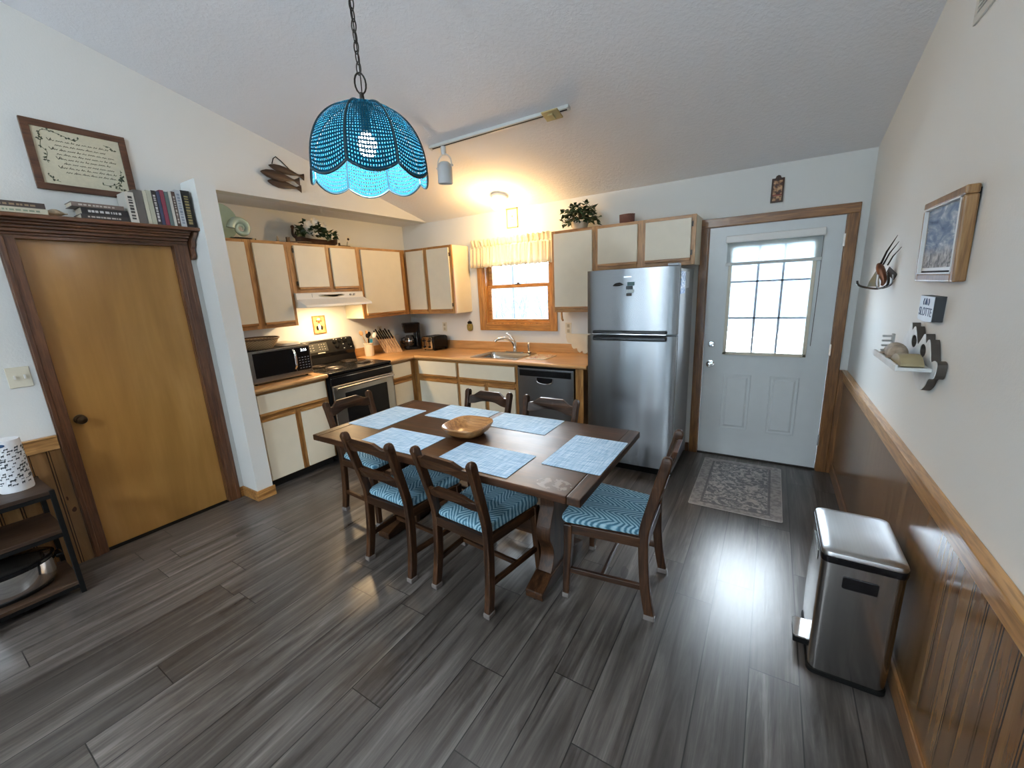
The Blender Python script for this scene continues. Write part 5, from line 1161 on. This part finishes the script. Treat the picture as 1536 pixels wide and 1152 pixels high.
# ------------------------------------------------------------------ right wall pieces
t = NT('surf_painting'); X, Y, Z = t.xyz(t.co()); v = t.co((1, 1, 1.0), (.7, 0, 0)); n = t.noise(t.co((1, 4, 11), (.55, 0, 0)), 1.6, 6, .6, 1.4)
cA = t.ramp(n, [(.33, (.06, .10, .19)), (.46, (.16, .23, .36)), (.56, (.30, .37, .47)), (.66, (.62, .66, .70))]); cB = t.ramp(t.noise(t.co(), 30, 5, .6, 1), [(.4, (.12, .13, .14)), (.55, (.42, .42, .43)), (.7, (.66, .66, .66))])
mr = t.N('ShaderNodeMapRange'); t.L(Z, mr.inputs[0]); mr.inputs[1].default_value = -.06; mr.inputs[2].default_value = -.02
M['surf'] = t.base(t.mix(mr.outputs[0], cB, cA), .6, 0, .2)
M['fr_oak'] = wood('picture_frame_oak', (.20, .10, .035), (.34, .19, .075), 'z', 1, .4)
pw = thing('framed_painting', 'oak framed painting of blue and white waves on the right wall', 'picture', (XR-.02, 2.235, 1.725))
ya_, yb_, za_, zb2_ = -.225, .225, -.155, .155; f = .030
A = T(0, 0, 0, 0, 0, radians(-1.5))
def pb(*q): return MB().box(*q).tr(A)
obj('frame', MB().box(-.018, .018, ya_, yb_, zb2_-f, zb2_).box(-.018, .018, ya_, ya_+f, za_, zb2_-f).box(-.018, .018, yb_-f, yb_, za_, zb2_-f).box(-.018, .018, ya_+f, yb_-f, za_, za_+f).tr(A), M['fr_oak'], pw, local=True, bevel=.006)
obj('backing', MB().box(.018, .040, ya_+.012, yb_-.012, za_+.012, zb2_-.012).sh(-.021, 0, 0), M['blackm'], pw, local=True)
obj('mat_board', pb(-.006, .0, ya_+f, yb_-f, za_+f, zb2_-f), M['white'], pw, local=True)
obj('painting', pb(-.0075, -.006, ya_+f+.012, yb_-f-.012, za_+f+.022, zb2_-f-.006), M['surf'], pw, local=True)
obj('inner_lip', MB().box(-.020, -.0075, ya_+f-.002, yb_-f+.002, zb2_-f-.004, zb2_-f+.001).box(-.020, -.0075, ya_+f-.002, yb_-f+.002, za_+f-.001, za_+f+.004).box(-.020, -.0075, ya_+f-.002, ya_+f+.003, za_+f, zb2_-f).box(-.020, -.0075, yb_-f-.003, yb_-f+.002, za_+f, zb2_-f).tr(A), M['white'], pw, local=True)
sg = thing('lettered_block', 'small white block lettered in blue below the framed painting', 'sign', (XR-.015, 2.245, 1.467))
obj('block', MB().prism(smoothpath([(-.090, -.046), (0, -.052), (.090, -.046)], 4)+[(.090, .048), (-.090, .048)], 'x', -.016, .015), plain('dark_block_edge', (.03, .035, .04), .5), sg, local=True)
obj('face', MB().prism(smoothpath([(-.088, -.045), (0, -.051), (.088, -.045)], 4)+[(.088, .047), (-.088, .047)], 'x', -.0172, -.0161), plain('pale_blue_face', (.62, .70, .78), .4), sg, local=True)
Mx = Matrix(((0, 0, -1, -.0175), (-1, 0, 0, 0), (0, 1, 0, -.014), (0, 0, 0, 1)))
obj('lettering', text_mb('SLOTTE', .046, Mx, .0006), plain('navy_ink', (.03, .06, .14), .5), sg, local=True)
em = MB().tube([(-.0178, .03, .014), (-.0178, .036, .026), (-.0178, .028, .038)], .0018, 5).tube([(-.0178, -.03, .014), (-.0178, -.036, .026), (-.0178, -.028, .038)], .0018, 5).tube([(-.0178, .010, .015), (-.0178, 0, .038), (-.0178, -.010, .015)], .0022, 5).box(-.0182, -.0175, -.006, .006, .021, .025)
obj('emblem', em, bpy.data.materials['navy_ink'], sg, local=True)
# ornate shelf
M['driftw'] = plain('whitewashed_wood', (.66, .68, .68), .5, var=.08, scale=20)
ws = thing('scalloped_wall_shelf', 'white scalloped wall shelf with two oval cut outs below the lettered block', 'shelf', (XR, 2.26, 1.262))
outl = smoothloop([(-.245, .020), (-.215, .030), (-.175, .020), (-.150, .055), (-.115, .095), (-.080, .075), (-.055, .110), (-.02, .085), (.02, .060), (.06, .10), (.09, .125), (.125, .105), (.15, .135), (.18, .10), (.21, .075), (.235, .06), (.245, .02), (.20, -.01), (.12, -.03), (.04, -.05), (-.04, -.095), (-.10, -.105), (-.15, -.08), (-.18, -.045), (-.235, -.03)], 4)
h1 = [(-.06+.040*cos(q), .045+.026*sin(q)) for q in [2*pi*k/18 for k in range(18)]]; h2 = [(.075+.040*cos(q), .065+.026*sin(q)) for q in [2*pi*k/18 for k in range(18)]]
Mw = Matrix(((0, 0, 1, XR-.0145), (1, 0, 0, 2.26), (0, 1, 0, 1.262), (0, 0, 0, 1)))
bb_ = obj('back_board', curve2d([outl, h1, h2], .026, Mw), plain('brown_shaded_edge', (.060, .050, .042), .6), ws)  # edge colour mixes brown with the shade on the board's sides
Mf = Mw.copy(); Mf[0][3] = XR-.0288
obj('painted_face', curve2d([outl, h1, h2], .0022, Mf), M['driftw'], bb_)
obj('shelf_board', MB().box(XR-.130, XR-.0305, 2.045, 2.455, 1.248, 1.262).box(XR-.134, XR-.124, 2.045, 2.455, 1.246, 1.272), M['driftw'], ws, bevel=.003)
rk = thing('comb_rack', 'small grey comb shaped rack at the far end of the scalloped shelf', 'rack', (XR-.10, 2.44, 1.273))
obj('upright', MB().box(XR-.080, XR-.072, 2.425, 2.452, 1.2625, 1.345), plain('weathered_grey', (.35, .36, .35), .6), rk)
for k in range(4): obj('tooth', MB().box(XR-.112, XR-.080, 2.43, 2.448, 1.268+.021*k, 1.275+.021*k), bpy.data.materials['weathered_grey'], rk)
M['stoneb'] = plain('brown_grey_stone', (.30, .25, .19), .6, var=.35, scale=40)
tr_ = thing('stone_turtle', 'brown grey stone turtle lying on the scalloped shelf', 'ornament', (XR-.085, 2.31, 1.263))
obj('shell', MB().ball((XR-.086, 2.30, 1.283), (.034, .095, .040), 20, 12), M['stoneb'], tr_, smooth=True)
obj('head', MB().ball((XR-.094, 2.405, 1.281), (.014, .018, .014), 12, 8), M['stoneb'], tr_, smooth=True)
for s, y in ((-1, 2.36), (-1, 2.24), (1, 2.36)): obj('flipper', MB().ball((XR-.088+s*.024, y, 1.271), (.018, .022, .007), 12, 6), M['stoneb'], tr_, smooth=True)
o = obj('wooden_slice', MB().prism([(y, z) for y, z in smoothloop([(2.055, 1.2635), (2.07, 1.288), (2.11, 1.302), (2.16, 1.298), (2.195, 1.28), (2.20, 1.2635)], 5)], 'x', XR-.118, XR-.052), plain('olive_wood_slice', (.30, .25, .14), .5, var=.2), bevel=.004); tag(o, 'smooth olive brown wooden piece at the near end of the scalloped shelf', 'ornament')
# metal hook sculpture
mh = thing('metal_wall_sculpture', 'dark metal hooked sculpture with three spikes on the right wall beside the door', 'wall sculpture', (XR, 3.10, 1.62))
def wp(x, y, z): return (XR-x, y, z)
for a, b, r in ((wp(.050, 3.12, 1.645), wp(.012, 3.02, 1.80), .006), (wp(.042, 3.08, 1.655), wp(.010, 2.98, 1.765), .0045), (wp(.030, 3.04, 1.65), wp(.004, 2.94, 1.735), .004)): obj('spike', MB().tube([a, tuple((p+q)/2+(-.006 if i == 0 else 0) for i, (p, q) in enumerate(zip(a, b))), b], [r, r*.8, .0012], 8), M['iron'], mh, smooth=True)
obj('body', MB().tube(smoothpath([wp(.055, 3.12, 1.66), wp(.045, 3.10, 1.62), wp(.030, 3.08, 1.57), wp(.035, 3.08, 1.54)], 4), [.010, .014, .018, .020, .021, .020, .018, .016, .014, .012, .010, .008, .006], 10), plain('copper_brown', (.16, .07, .04), .35, .8), mh, smooth=True)
obj('hook', MB().tube(smoothpath([wp(.025, 3.02, 1.60), wp(.02, 3.03, 1.545), wp(.05, 3.07, 1.525), wp(.09, 3.13, 1.53), wp(.125, 3.16, 1.545), wp(.135, 3.16, 1.57)], 5), .006, 8), M['iron'], mh, smooth=True)
obj('hook', MB().tube(smoothpath([wp(.012, 2.98, 1.60), wp(.008, 2.99, 1.555), wp(.03, 3.03, 1.530), wp(.055, 3.07, 1.535), wp(.058, 3.08, 1.60)], 5), .0055, 8), M['chrome'], mh, smooth=True)
obj('wing', MB()._add([wp(.05, 3.14, 1.64), wp(.078, 3.16, 1.56), wp(.082, 3.16, 1.535), wp(.04, 3.10, 1.535), wp(.053, 3.14, 1.64), wp(.081, 3.16, 1.56), wp(.085, 3.16, 1.535), wp(.043, 3.10, 1.535)], [(0,1,2,3), (4,5,6,7), (0,1,5,4), (1,2,6,5), (2,3,7,6), (3,0,4,7)]), plain('green_grey_patina', (.18, .20, .17), .5, .4), mh)
obj('wing', MB().bar(wp(.028, 3.03, 1.625), wp(.004, 2.97, 1.585), .004, .035), M['iron'], mh)
obj('mount', MB().box(XR-.03, XR-.0005, 3.02, 3.04, 1.60, 1.612), M['iron'], mh)
# return air vent high on the right wall
vt = thing('wall_vent', 'grey return air vent grille high on the right wall', 'vent', (XR, 2.1, 2.66))
obj('vent_frame', MB().box(XR-.008, XR, 1.80, 2.40, 2.472, 2.500).box(XR-.008, XR, 1.80, 2.40, 2.79, 2.818).box(XR-.008, XR, 2.372, 2.40, 2.5, 2.79).box(XR-.008, XR, 1.80, 1.828, 2.5, 2.79), plain('beige_vent', (.55, .55, .50), .5), vt, bevel=.002)
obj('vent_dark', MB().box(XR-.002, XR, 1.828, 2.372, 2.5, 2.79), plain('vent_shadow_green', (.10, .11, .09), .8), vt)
sl_ = MB()
for k in range(18): sl_.box(XR-.008, XR-.003, 1.828, 2.372, 2.506+.0158*k, 2.512+.0158*k)
obj('slat', sl_, bpy.data.materials['beige_vent'], vt)

# ------------------------------------------------------------------ ceiling fixtures
gx, gy = -2.425, 3.745; gz = cz(gy)
nrm = Vector((0, -SL, -1)).normalized()
gl = thing('ceiling_globe_light', 'lit frosted globe light on the ceiling above the kitchen window', 'ceiling light', (gx, gy, gz))
obj('canopy', MB().lathe([(0, 0), (.085, 0), (.085, .018), (.07, .03), (0, .03)], (0, 0, 0), 28).tr(Vector((0, 0, 1)).rotation_difference(nrm).to_matrix().to_4x4()), M['white'], gl, local=True, smooth=True)
obj('globe', MB().ball((0, 0, 0), (.083, .083, .070), 28, 16).tr(Matrix.Translation(nrm*.082)), emit('globe_glow', (1, .82, .52), 4), gl, local=True, smooth=True)
# track light
tk = thing('track_light_rail', 'white track lighting rail on the sloped ceiling', 'track light', (-1.85, 2.81, cz(2.81)))
ty = 2.81; tz = cz(ty)
B = Matrix.Translation((0, ty, tz)) @ Matrix.Rotation(math.atan(-SL), 4, 'X')
M['trk'] = plain('white_track_metal', (.62, .64, .63), .3, var=.03)
obj('rail', MB().box(-2.455, -1.235, -.019, .019, -.024, -.0005).tr(B), M['trk'], tk, bevel=.002)
obj('slot', MB().box(-2.44, -1.25, -.006, .006, -.0248, -.0239).tr(B), M['blackm'], tk)
obj('live_end_cap', MB().box(-2.466, -2.4555, -.020, .020, -.026, -.0005).tr(B), M['trk'], tk)
cnx = thing('track_connector', 'yellowed plastic power connector at the right end of the track', 'track connector', (-1.36, ty, tz))
obj('canopy', MB().box(-1.43, -1.29, -.045, .045, -.034, -.0255).tr(B).box(-1.0, -1.0, ty, ty, tz, tz) if False else MB().box(-1.42, -1.30, -.050, .050, -.036, -.0255).tr(B), plain('yellowed_plastic', (.42, .34, .16), .5), cnx, bevel=.003)
obj('adapter', MB().box(-1.38, -1.34, -.030, .030, -.050, -.0365).tr(B), bpy.data.materials['yellowed_plastic'], cnx, bevel=.003)
sh_ = thing('track_spotlight', 'white cylindrical spotlight hanging from the left end of the track', 'spotlight', (-2.33, ty, tz))
zt_ = tz-.026
obj('stem', MB().lathe([(.020, zt_-.062), (.022, zt_-.055), (.022, zt_-.002)], (-2.33, ty, 0), 14), M['trk'], sh_, smooth=True)
arc = [(-2.33+.072*cos(q), ty, zt_-.135+.078*sin(q)) for q in [pi*k/16 for k in range(17)]]
obj('yoke', MB().tube(arc+[(-2.402, ty, zt_-.155)], .006, 6).tube([(-2.258, ty, zt_-.135), (-2.258, ty, zt_-.155)], .006, 6), M['trk'], sh_, smooth=True)
for s in (-1, 1): obj('yoke_knob', MB().lathe([(0, 0), (.009, 0), (.009, .014), (0, .014)], (-2.33+s*.076-.007, ty, zt_-.15), 12, axis='x'), M['trk'], sh_, smooth=True)
cnm = MB().lathe([(0, .0), (.032, -.004), (.052, -.020), (.060, -.05), (.060, -.165), (.0565, -.165), (.0585, -.05), (0, -.04)], (0, 0, 0), 26); cnm.tr(Matrix.Translation((-2.33, ty, zt_-.108)) @ Matrix.Rotation(radians(3), 4, 'X') @ Matrix.Rotation(radians(4), 4, 'Y'))
obj('lamp_can', cnm, plain('grey_white_can', (.50, .53, .54), .35, var=.03), sh_, smooth=True)

# pendant
px, py, pz = -1.457, 1.276, 2.098
pn_ = thing('pendant_lamp', 'blue woven scalloped pendant lamp glowing above the table on a chain', 'pendant lamp', (px, py, pz))
R0 = .236; H0 = .262
def shade_pt(th, v, seg=pi/4):
    # v 0 crown .. 1 rim ; eight petal panels that belly out, scalloped rim
    a = (th % seg)/seg*2-1                # -1..1 over a panel
    r = .034+(R0-.034)*sin(v*pi/2)**.93*(1+.0*v)
    z = H0*(1-v**1.75)
    flat = cos(pi/8)/cos(a*pi/8); r *= (.55+.45*flat)*(1+.030*(1-a*a)*sin(pi*min(1, v*1.05)))
    z -= .034*(1-a*a)*max(0, v-.72)/.28*1.0
    return r*cos(th), r*sin(th), z
off = radians(232.4)  # a panel faces the room
npan = 8; nu = 16; nv = 26
vs = []; uvs = []
for j in range(nv+1):
    for i in range(npan*nu):
        th = i/(npan*nu)*2*pi; x, y, z = shade_pt(th, j/nv); c, s_ = cos(off-pi/8), sin(off-pi/8); vs.append((x*c-y*s_, x*s_+y*c, z))
N_ = npan*nu
fs = [(j*N_+i, j*N_+(i+1) % N_, (j+1)*N_+(i+1) % N_, (j+1)*N_+i) for j in range(nv) for i in range(N_)]
t = NT('blue_woven_shade'); uv = t.N('ShaderNodeUVMap'); X, Y, Z = t.xyz(uv.outputs[0])
def strand(c, n, w): return t.math('LESS_THAN', t.math('ABSOLUTE', t.math('SUBTRACT', t.math('FRACT', t.math('MULTIPLY', c, n)), .5)), w)
al = t.math('MAXIMUM', strand(X, 144, .28), strand(Y, 36, .26))
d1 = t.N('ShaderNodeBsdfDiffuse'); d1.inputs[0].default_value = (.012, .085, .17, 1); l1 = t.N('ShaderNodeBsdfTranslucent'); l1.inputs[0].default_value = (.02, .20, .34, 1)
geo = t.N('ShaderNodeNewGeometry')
dcol = t.mix(geo.outputs['Backfacing'], (.003, .016, .028), (.014, .105, .17)); t.L(dcol, d1.inputs[0])  # unlit outside and bulb-lit inside are put into the strand colours
m1 = t.N('ShaderNodeMixShader'); m1.inputs[0].default_value = .02; t.L(d1.outputs[0], m1.inputs[1]); t.L(l1.outputs[0], m1.inputs[2])
x_ = t.N('ShaderNodeBsdfTransparent'); m2 = t.N('ShaderNodeMixShader'); t.L(al, m2.inputs[0]); t.L(x_.outputs[0], m2.inputs[1]); t.L(m1.outputs[0], m2.inputs[2]); t.L(m2.outputs[0], t.n['Material Output'].inputs[0])
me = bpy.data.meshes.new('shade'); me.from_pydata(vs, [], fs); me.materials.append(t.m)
ul = me.uv_layers.new(name='UVMap')
for p in me.polygons:
    for li in p.loop_indices:
        vi = me.loops[li].vertex_index; j, i = divmod(vi, N_); i0 = (p.vertices[0]) % N_
        if i == 0 and i0 == N_-1: i = N_
        ul.data[li].uv = (i/N_, j/nv)
me.polygons.foreach_set('use_smooth', [True]*len(me.polygons))
o = bpy.data.objects.new('shade', me); C.objects.link(o); o.parent = pn_; me.flip_normals() if False else None
import bmesh
bm = bmesh.new(); bm.from_mesh(me); bm.faces.ensure_lookup_table()
f0 = bm.faces[N_*12]; cc = f0.calc_center_median()
if f0.normal.dot(Vector((cc.x, cc.y, 0))) < 0: bmesh.ops.reverse_faces(bm, faces=bm.faces)
bm.to_mesh(me); bm.free()
M['trimb'] = plain('dark_teal_trim', (.010, .035, .045), .5)
def rot(x, y, z):
    c, s_ = cos(off-pi/8), sin(off-pi/8); return (x*c-y*s_, x*s_+y*c, z)
for k in range(8):
    th = k*pi/4; obj('rib', MB().tube([rot(*shade_pt(th+1e-4, j/nv)) for j in range(nv+1)], .0042, 6), M['trimb'], pn_, local=True, smooth=True)
obj('rim_trim', MB().tube([rot(*shade_pt(i/N_*2*pi+1e-5, 1)) for i in range(N_)], .0048, 6, closed=True), M['trimb'], pn_, local=True, smooth=True)
obj('crown_cap', MB().lathe([(.040, H0-.008), (.040, H0), (.030, H0+.012), (.010, H0+.020), (.008, H0+.045), (0, H0+.046)], (0, 0, 0), 20), M['iron'], pn_, local=True, smooth=True)
obj('socket', MB().lathe([(.016, H0-.005), (.018, .165), (.0, .16)], (0, 0, 0), 16), M['iron'], pn_, local=True, smooth=True)
obj('bulb', MB().ball((0, 0, .118), (.038, .038, .048), 18, 12), emit('pendant_bulb_glow', (.86, .95, 1.0), 60), pn_, local=True, smooth=True)
def link(c, L_, w, r, ang, pitch=0):
    P = []
    for k in range(16):
        a = 2*pi*k/16; P.append(((w/2)*cos(a)*cos(ang), (w/2)*cos(a)*sin(ang), c+(L_/2)*sin(a)))
    return MB().tube(P, r, 6, closed=True)
z = H0+.078; obj('top_ring', link(z, .075, .042, .0035, .9), M['iron'], pn_, local=True, smooth=True)
z = H0+.112; top = cz(py)-pz-.02; chn = MB(); k = 0; 
while z < top-.02:
    chn.v, chn.f = chn.v, chn.f; m_ = link(z+.018, .046, .020, .0026, .2+(k % 2)*pi/2); chn._add(m_.v, m_.f); z += .036; k += 1
chn.tube([(0.003*sin(q*9), 0.003*cos(q*7), H0+.05+(top-H0-.05)*q) for q in [i/30 for i in range(31)]], .0022, 6)
obj('chain', chn, M['iron'], pn_, local=True, smooth=True)
obj('ceiling_hook', MB().lathe([(0, top-.01), (.012, top), (.03, top+.018), (.03, top+.03)], (0, 0, 0), 16), M['iron'], pn_, local=True, smooth=True)

# ------------------------------------------------------------------ outside
snow = plain('snow', (.80, .85, .90), .9, var=.05, scale=2)
o = obj('snowy_ground', MB().box(-30, 30, YB+.35, 45, -.5, -.15).box(-30, 30, -40, YF-.2, -.5, -.15), snow); o['kind'] = 'structure'; o['label'] = 'snow covered ground outside'; o['category'] = 'ground'
hs = thing('neighbour_house', 'pale blue grey house seen through the top of the entry door window', 'house', (.5, 16, -.15))
hb_ = plain('blue_grey_siding', (.045, .068, .095), .7); obj('wall', MB().box(-4.5, 7, 16, 20, -.15, 6.2), hb_, hs); obj('roof', MB().prism([(15.4, 6.2), (20.6, 6.2), (18, 8.6)], 'x', -5, 7.5), snow, hs)
for x in (-3.6, -.9, .3, 1.5, 4.2): wv_ = obj('window', MB().box(x, x+.85, 15.95, 16, 4.2, 5.4), plain('white_window_trim', (.16, .17, .18), .5), hs); obj('pane', MB().box(x+.1, x+.75, 15.93, 15.955, 4.3, 5.3), plain('dark_pane', (.02, .035, .055), .3), wv_)
dk = thing('deck_railing', 'white deck railing outside the entry door', 'railing', (0, 6.3, 0))
wp_ = plain('white_vinyl', (.10, .11, .12), .5); obj('rail', MB().box(-3, 3, 6.27, 6.33, .92, .98).box(-3, 3, 6.28, 6.32, .10, .14), wp_, dk)
bal = MB()
for k in range(40): bal.box(-2.95+.15*k, -2.91+.15*k, 6.285, 6.315, .14, .92)
obj('baluster', bal, wp_, dk); obj('deck', MB().box(-1.9, 3, YB+.35, 6.5, -.149, -.02), snow, dk)
t_bark = plain('frosted_bark', (.028, .036, .048), .8, var=.2)
rt = random.Random(17)
def bush(cx_, cy_, h, n, label, seed):
    r_ = random.Random(seed); m_ = MB()
    def br(p, d, L_, r0, dep):
        q = p+d*L_; mid = (p+q)/2+Vector((r_.uniform(-1, 1), r_.uniform(-1, 1), r_.uniform(-.3, .6)))*L_*.08
        m_.tube([tuple(p), tuple(mid), tuple(q)], [r0, r0*.8, r0*.55], 5, cap=False)
        if dep > 0:
            for _ in range(3): br(p+(q-p)*r_.uniform(.45, 1), (d+Vector((r_.uniform(-.8, .8), r_.uniform(-.6, .6), r_.uniform(-.3, .7)))).normalized(), L_*r_.uniform(.5, .75), r0*.55, dep-1)
    for _ in range(n): br(Vector((cx_+r_.uniform(-.6, .6), cy_+r_.uniform(-.4, .4), -.15)), Vector((r_.uniform(-.5, .5), r_.uniform(-.3, .3), 1)).normalized(), h*.5, .028, 4)
    o = obj('bare_bush', m_, t_bark); tag(o, label, 'bush', 'bare bushes outside the kitchen window')
bush(-4.3, 7.4, 2.0, 4, 'frosted bare bush nearest the left of the kitchen window', 1); bush(-7.0, 10.2, 2.4, 5, 'frosted bare bush in the middle beyond the kitchen window', 2); bush(-3.0, 9.4, 2.1, 4, 'frosted bare bush at the right beyond the kitchen window', 3)
hg = thing('sky_blocking_hedge', 'added hedge shape behind the viewer that blocks the low sky', 'light blocker', (-1.5, -13, -.15))  # unseen, added to keep the bright horizon out of the fridge reflection
rh = random.Random(8); hm = MB()
for k in range(60): hm.ball((-13+.4*k, -13+rh.uniform(-.3, .3), 1.2), (.45, .6, 2.0+rh.uniform(-.2, .3)), 10, 7)
obj('foliage', hm, plain('sky_blocker_grey_green', (.13, .16, .17), .8, var=.3), hg, smooth=True)
hd2 = thing('garden_fence', 'pale weathered fence far behind the bushes', 'fence', (-7, 13, -.15)); obj('fence_panel', MB().box(-16, -1.5, 13, 13.05, -.15, 2.4), plain('pale_fence', (.050, .062, .078), .8, var=.15), hd2); obj('post', MB().box(-8.1, -8.0, 12.95, 13.1, -.15, 2.6), t_bark, hd2)

# ------------------------------------------------------------------ light
wd = bpy.data.worlds.new('overcast_sky'); S.world = wd; wd.use_nodes = True
bg2 = wd.node_tree.nodes['Background']; bg2.inputs[0].default_value = (.81, .905, 1.0, 1); bg2.inputs[1].default_value = SKY
def area(name, loc, rot_, sx, sy, power=0, col=(1, 1, 1), portal=False):
    l = bpy.data.lights.new(name, 'AREA'); l.shape = 'RECTANGLE'; l.size = sx; l.size_y = sy; l.energy = power; l.color = col
    if portal: l.cycles.is_portal = True
    o = bpy.data.objects.new(name, l); C.objects.link(o); o.location = loc; o.rotation_euler = rot_; return o
for a_, b_, c_, d_ in FW[:3]: area('sky_portal', ((a_+b_)/2, YF-.10, (c_+d_)/2), (radians(90), 0, 0), b_-a_, d_-c_, portal=True)
area('sky_portal', (-.35, YF-.10, 1.44), (radians(90), 0, 0), 1.1, 1.28, portal=True)
area('sky_portal', (-2.465, YB+.115, 1.645), (radians(-90), 0, 0), .83, .82, portal=True)
area('sky_portal', (-.03, YB+.09, 1.43), (radians(-90), 0, 0), .60, .95, portal=True)
def point(name, loc, power, col, r):
    l = bpy.data.lights.new(name, 'POINT'); l.energy = power; l.color = col; l.shadow_soft_size = r
    o = bpy.data.objects.new(name, l); C.objects.link(o); o.location = loc; return o
point('pendant_bulb_light', (px, py, pz+.065), P_PEND, (.90, .96, 1.0), .03)
g_ = Vector((gx, gy, gz))+nrm*.26; point('globe_light', tuple(g_), P_GLOBE, (1, .62, .25), .07)
area('hood_lamp', (XK+.35, 2.66, 1.540), (0, 0, 0), .10, .16, P_HOOD, (1, .70, .38))
# fill light added behind the viewer to brighten the room, shaped as a dome
cl = thing('added_dome_fill', 'added unseen fill light shaped as a dome behind the viewer', 'ceiling light', (-1.6, -2.3, cz(-2.3)))
obj('canopy', MB().lathe([(.17, -.09), (.17, .02)], (0, 0, 0), 24), M['white'], cl, local=True, smooth=True)
obj('dome', MB().ball((0, 0, -.09), (.15, .15, .07), 24, 12), emit('fill_glow', (1, .95, .88), 6), cl, local=True, smooth=True)
point('dome_fill_light', (-1.6, -2.3, cz(-2.3)-.24), P_FILL, (.82, .92, 1.0), .12)

# ------------------------------------------------------------------ camera
cd_ = bpy.data.cameras.new('camera'); cam = bpy.data.objects.new('camera', cd_); C.objects.link(cam); S.camera = cam
cd_.sensor_fit = 'HORIZONTAL'; cd_.sensor_width = 36; cd_.lens = 613.598/1536*36; cd_.clip_start = .02
yw, pt, rl = radians(-32.427), radians(-13.053), radians(-2.694)
fw_ = Vector((sin(yw)*cos(pt), cos(yw)*cos(pt), sin(pt))); rt_ = Vector((cos(yw), -sin(yw), 0)); up_ = rt_.cross(fw_)
r2 = rt_*cos(rl)+up_*sin(rl); u2 = -rt_*sin(rl)+up_*cos(rl)
mt = Matrix.Identity(4)
for i in range(3): mt[i][0] = r2[i]; mt[i][1] = u2[i]; mt[i][2] = -fw_[i]
mt[2][3] = 1.616
cam.matrix_world = mt
S.view_settings.view_transform = 'Standard'; S.view_settings.look = 'None'; S.view_settings.gamma = 1; S.view_settings.use_curve_mapping = False
S.view_settings.exposure = EXPO
S.cycles.use_denoising = True; S.cycles.max_bounces = 8; S.cycles.transparent_max_bounces = 16; S.cycles.sample_clamp_indirect = 6; S.cycles.caustics_reflective = False; S.cycles.caustics_refractive = False
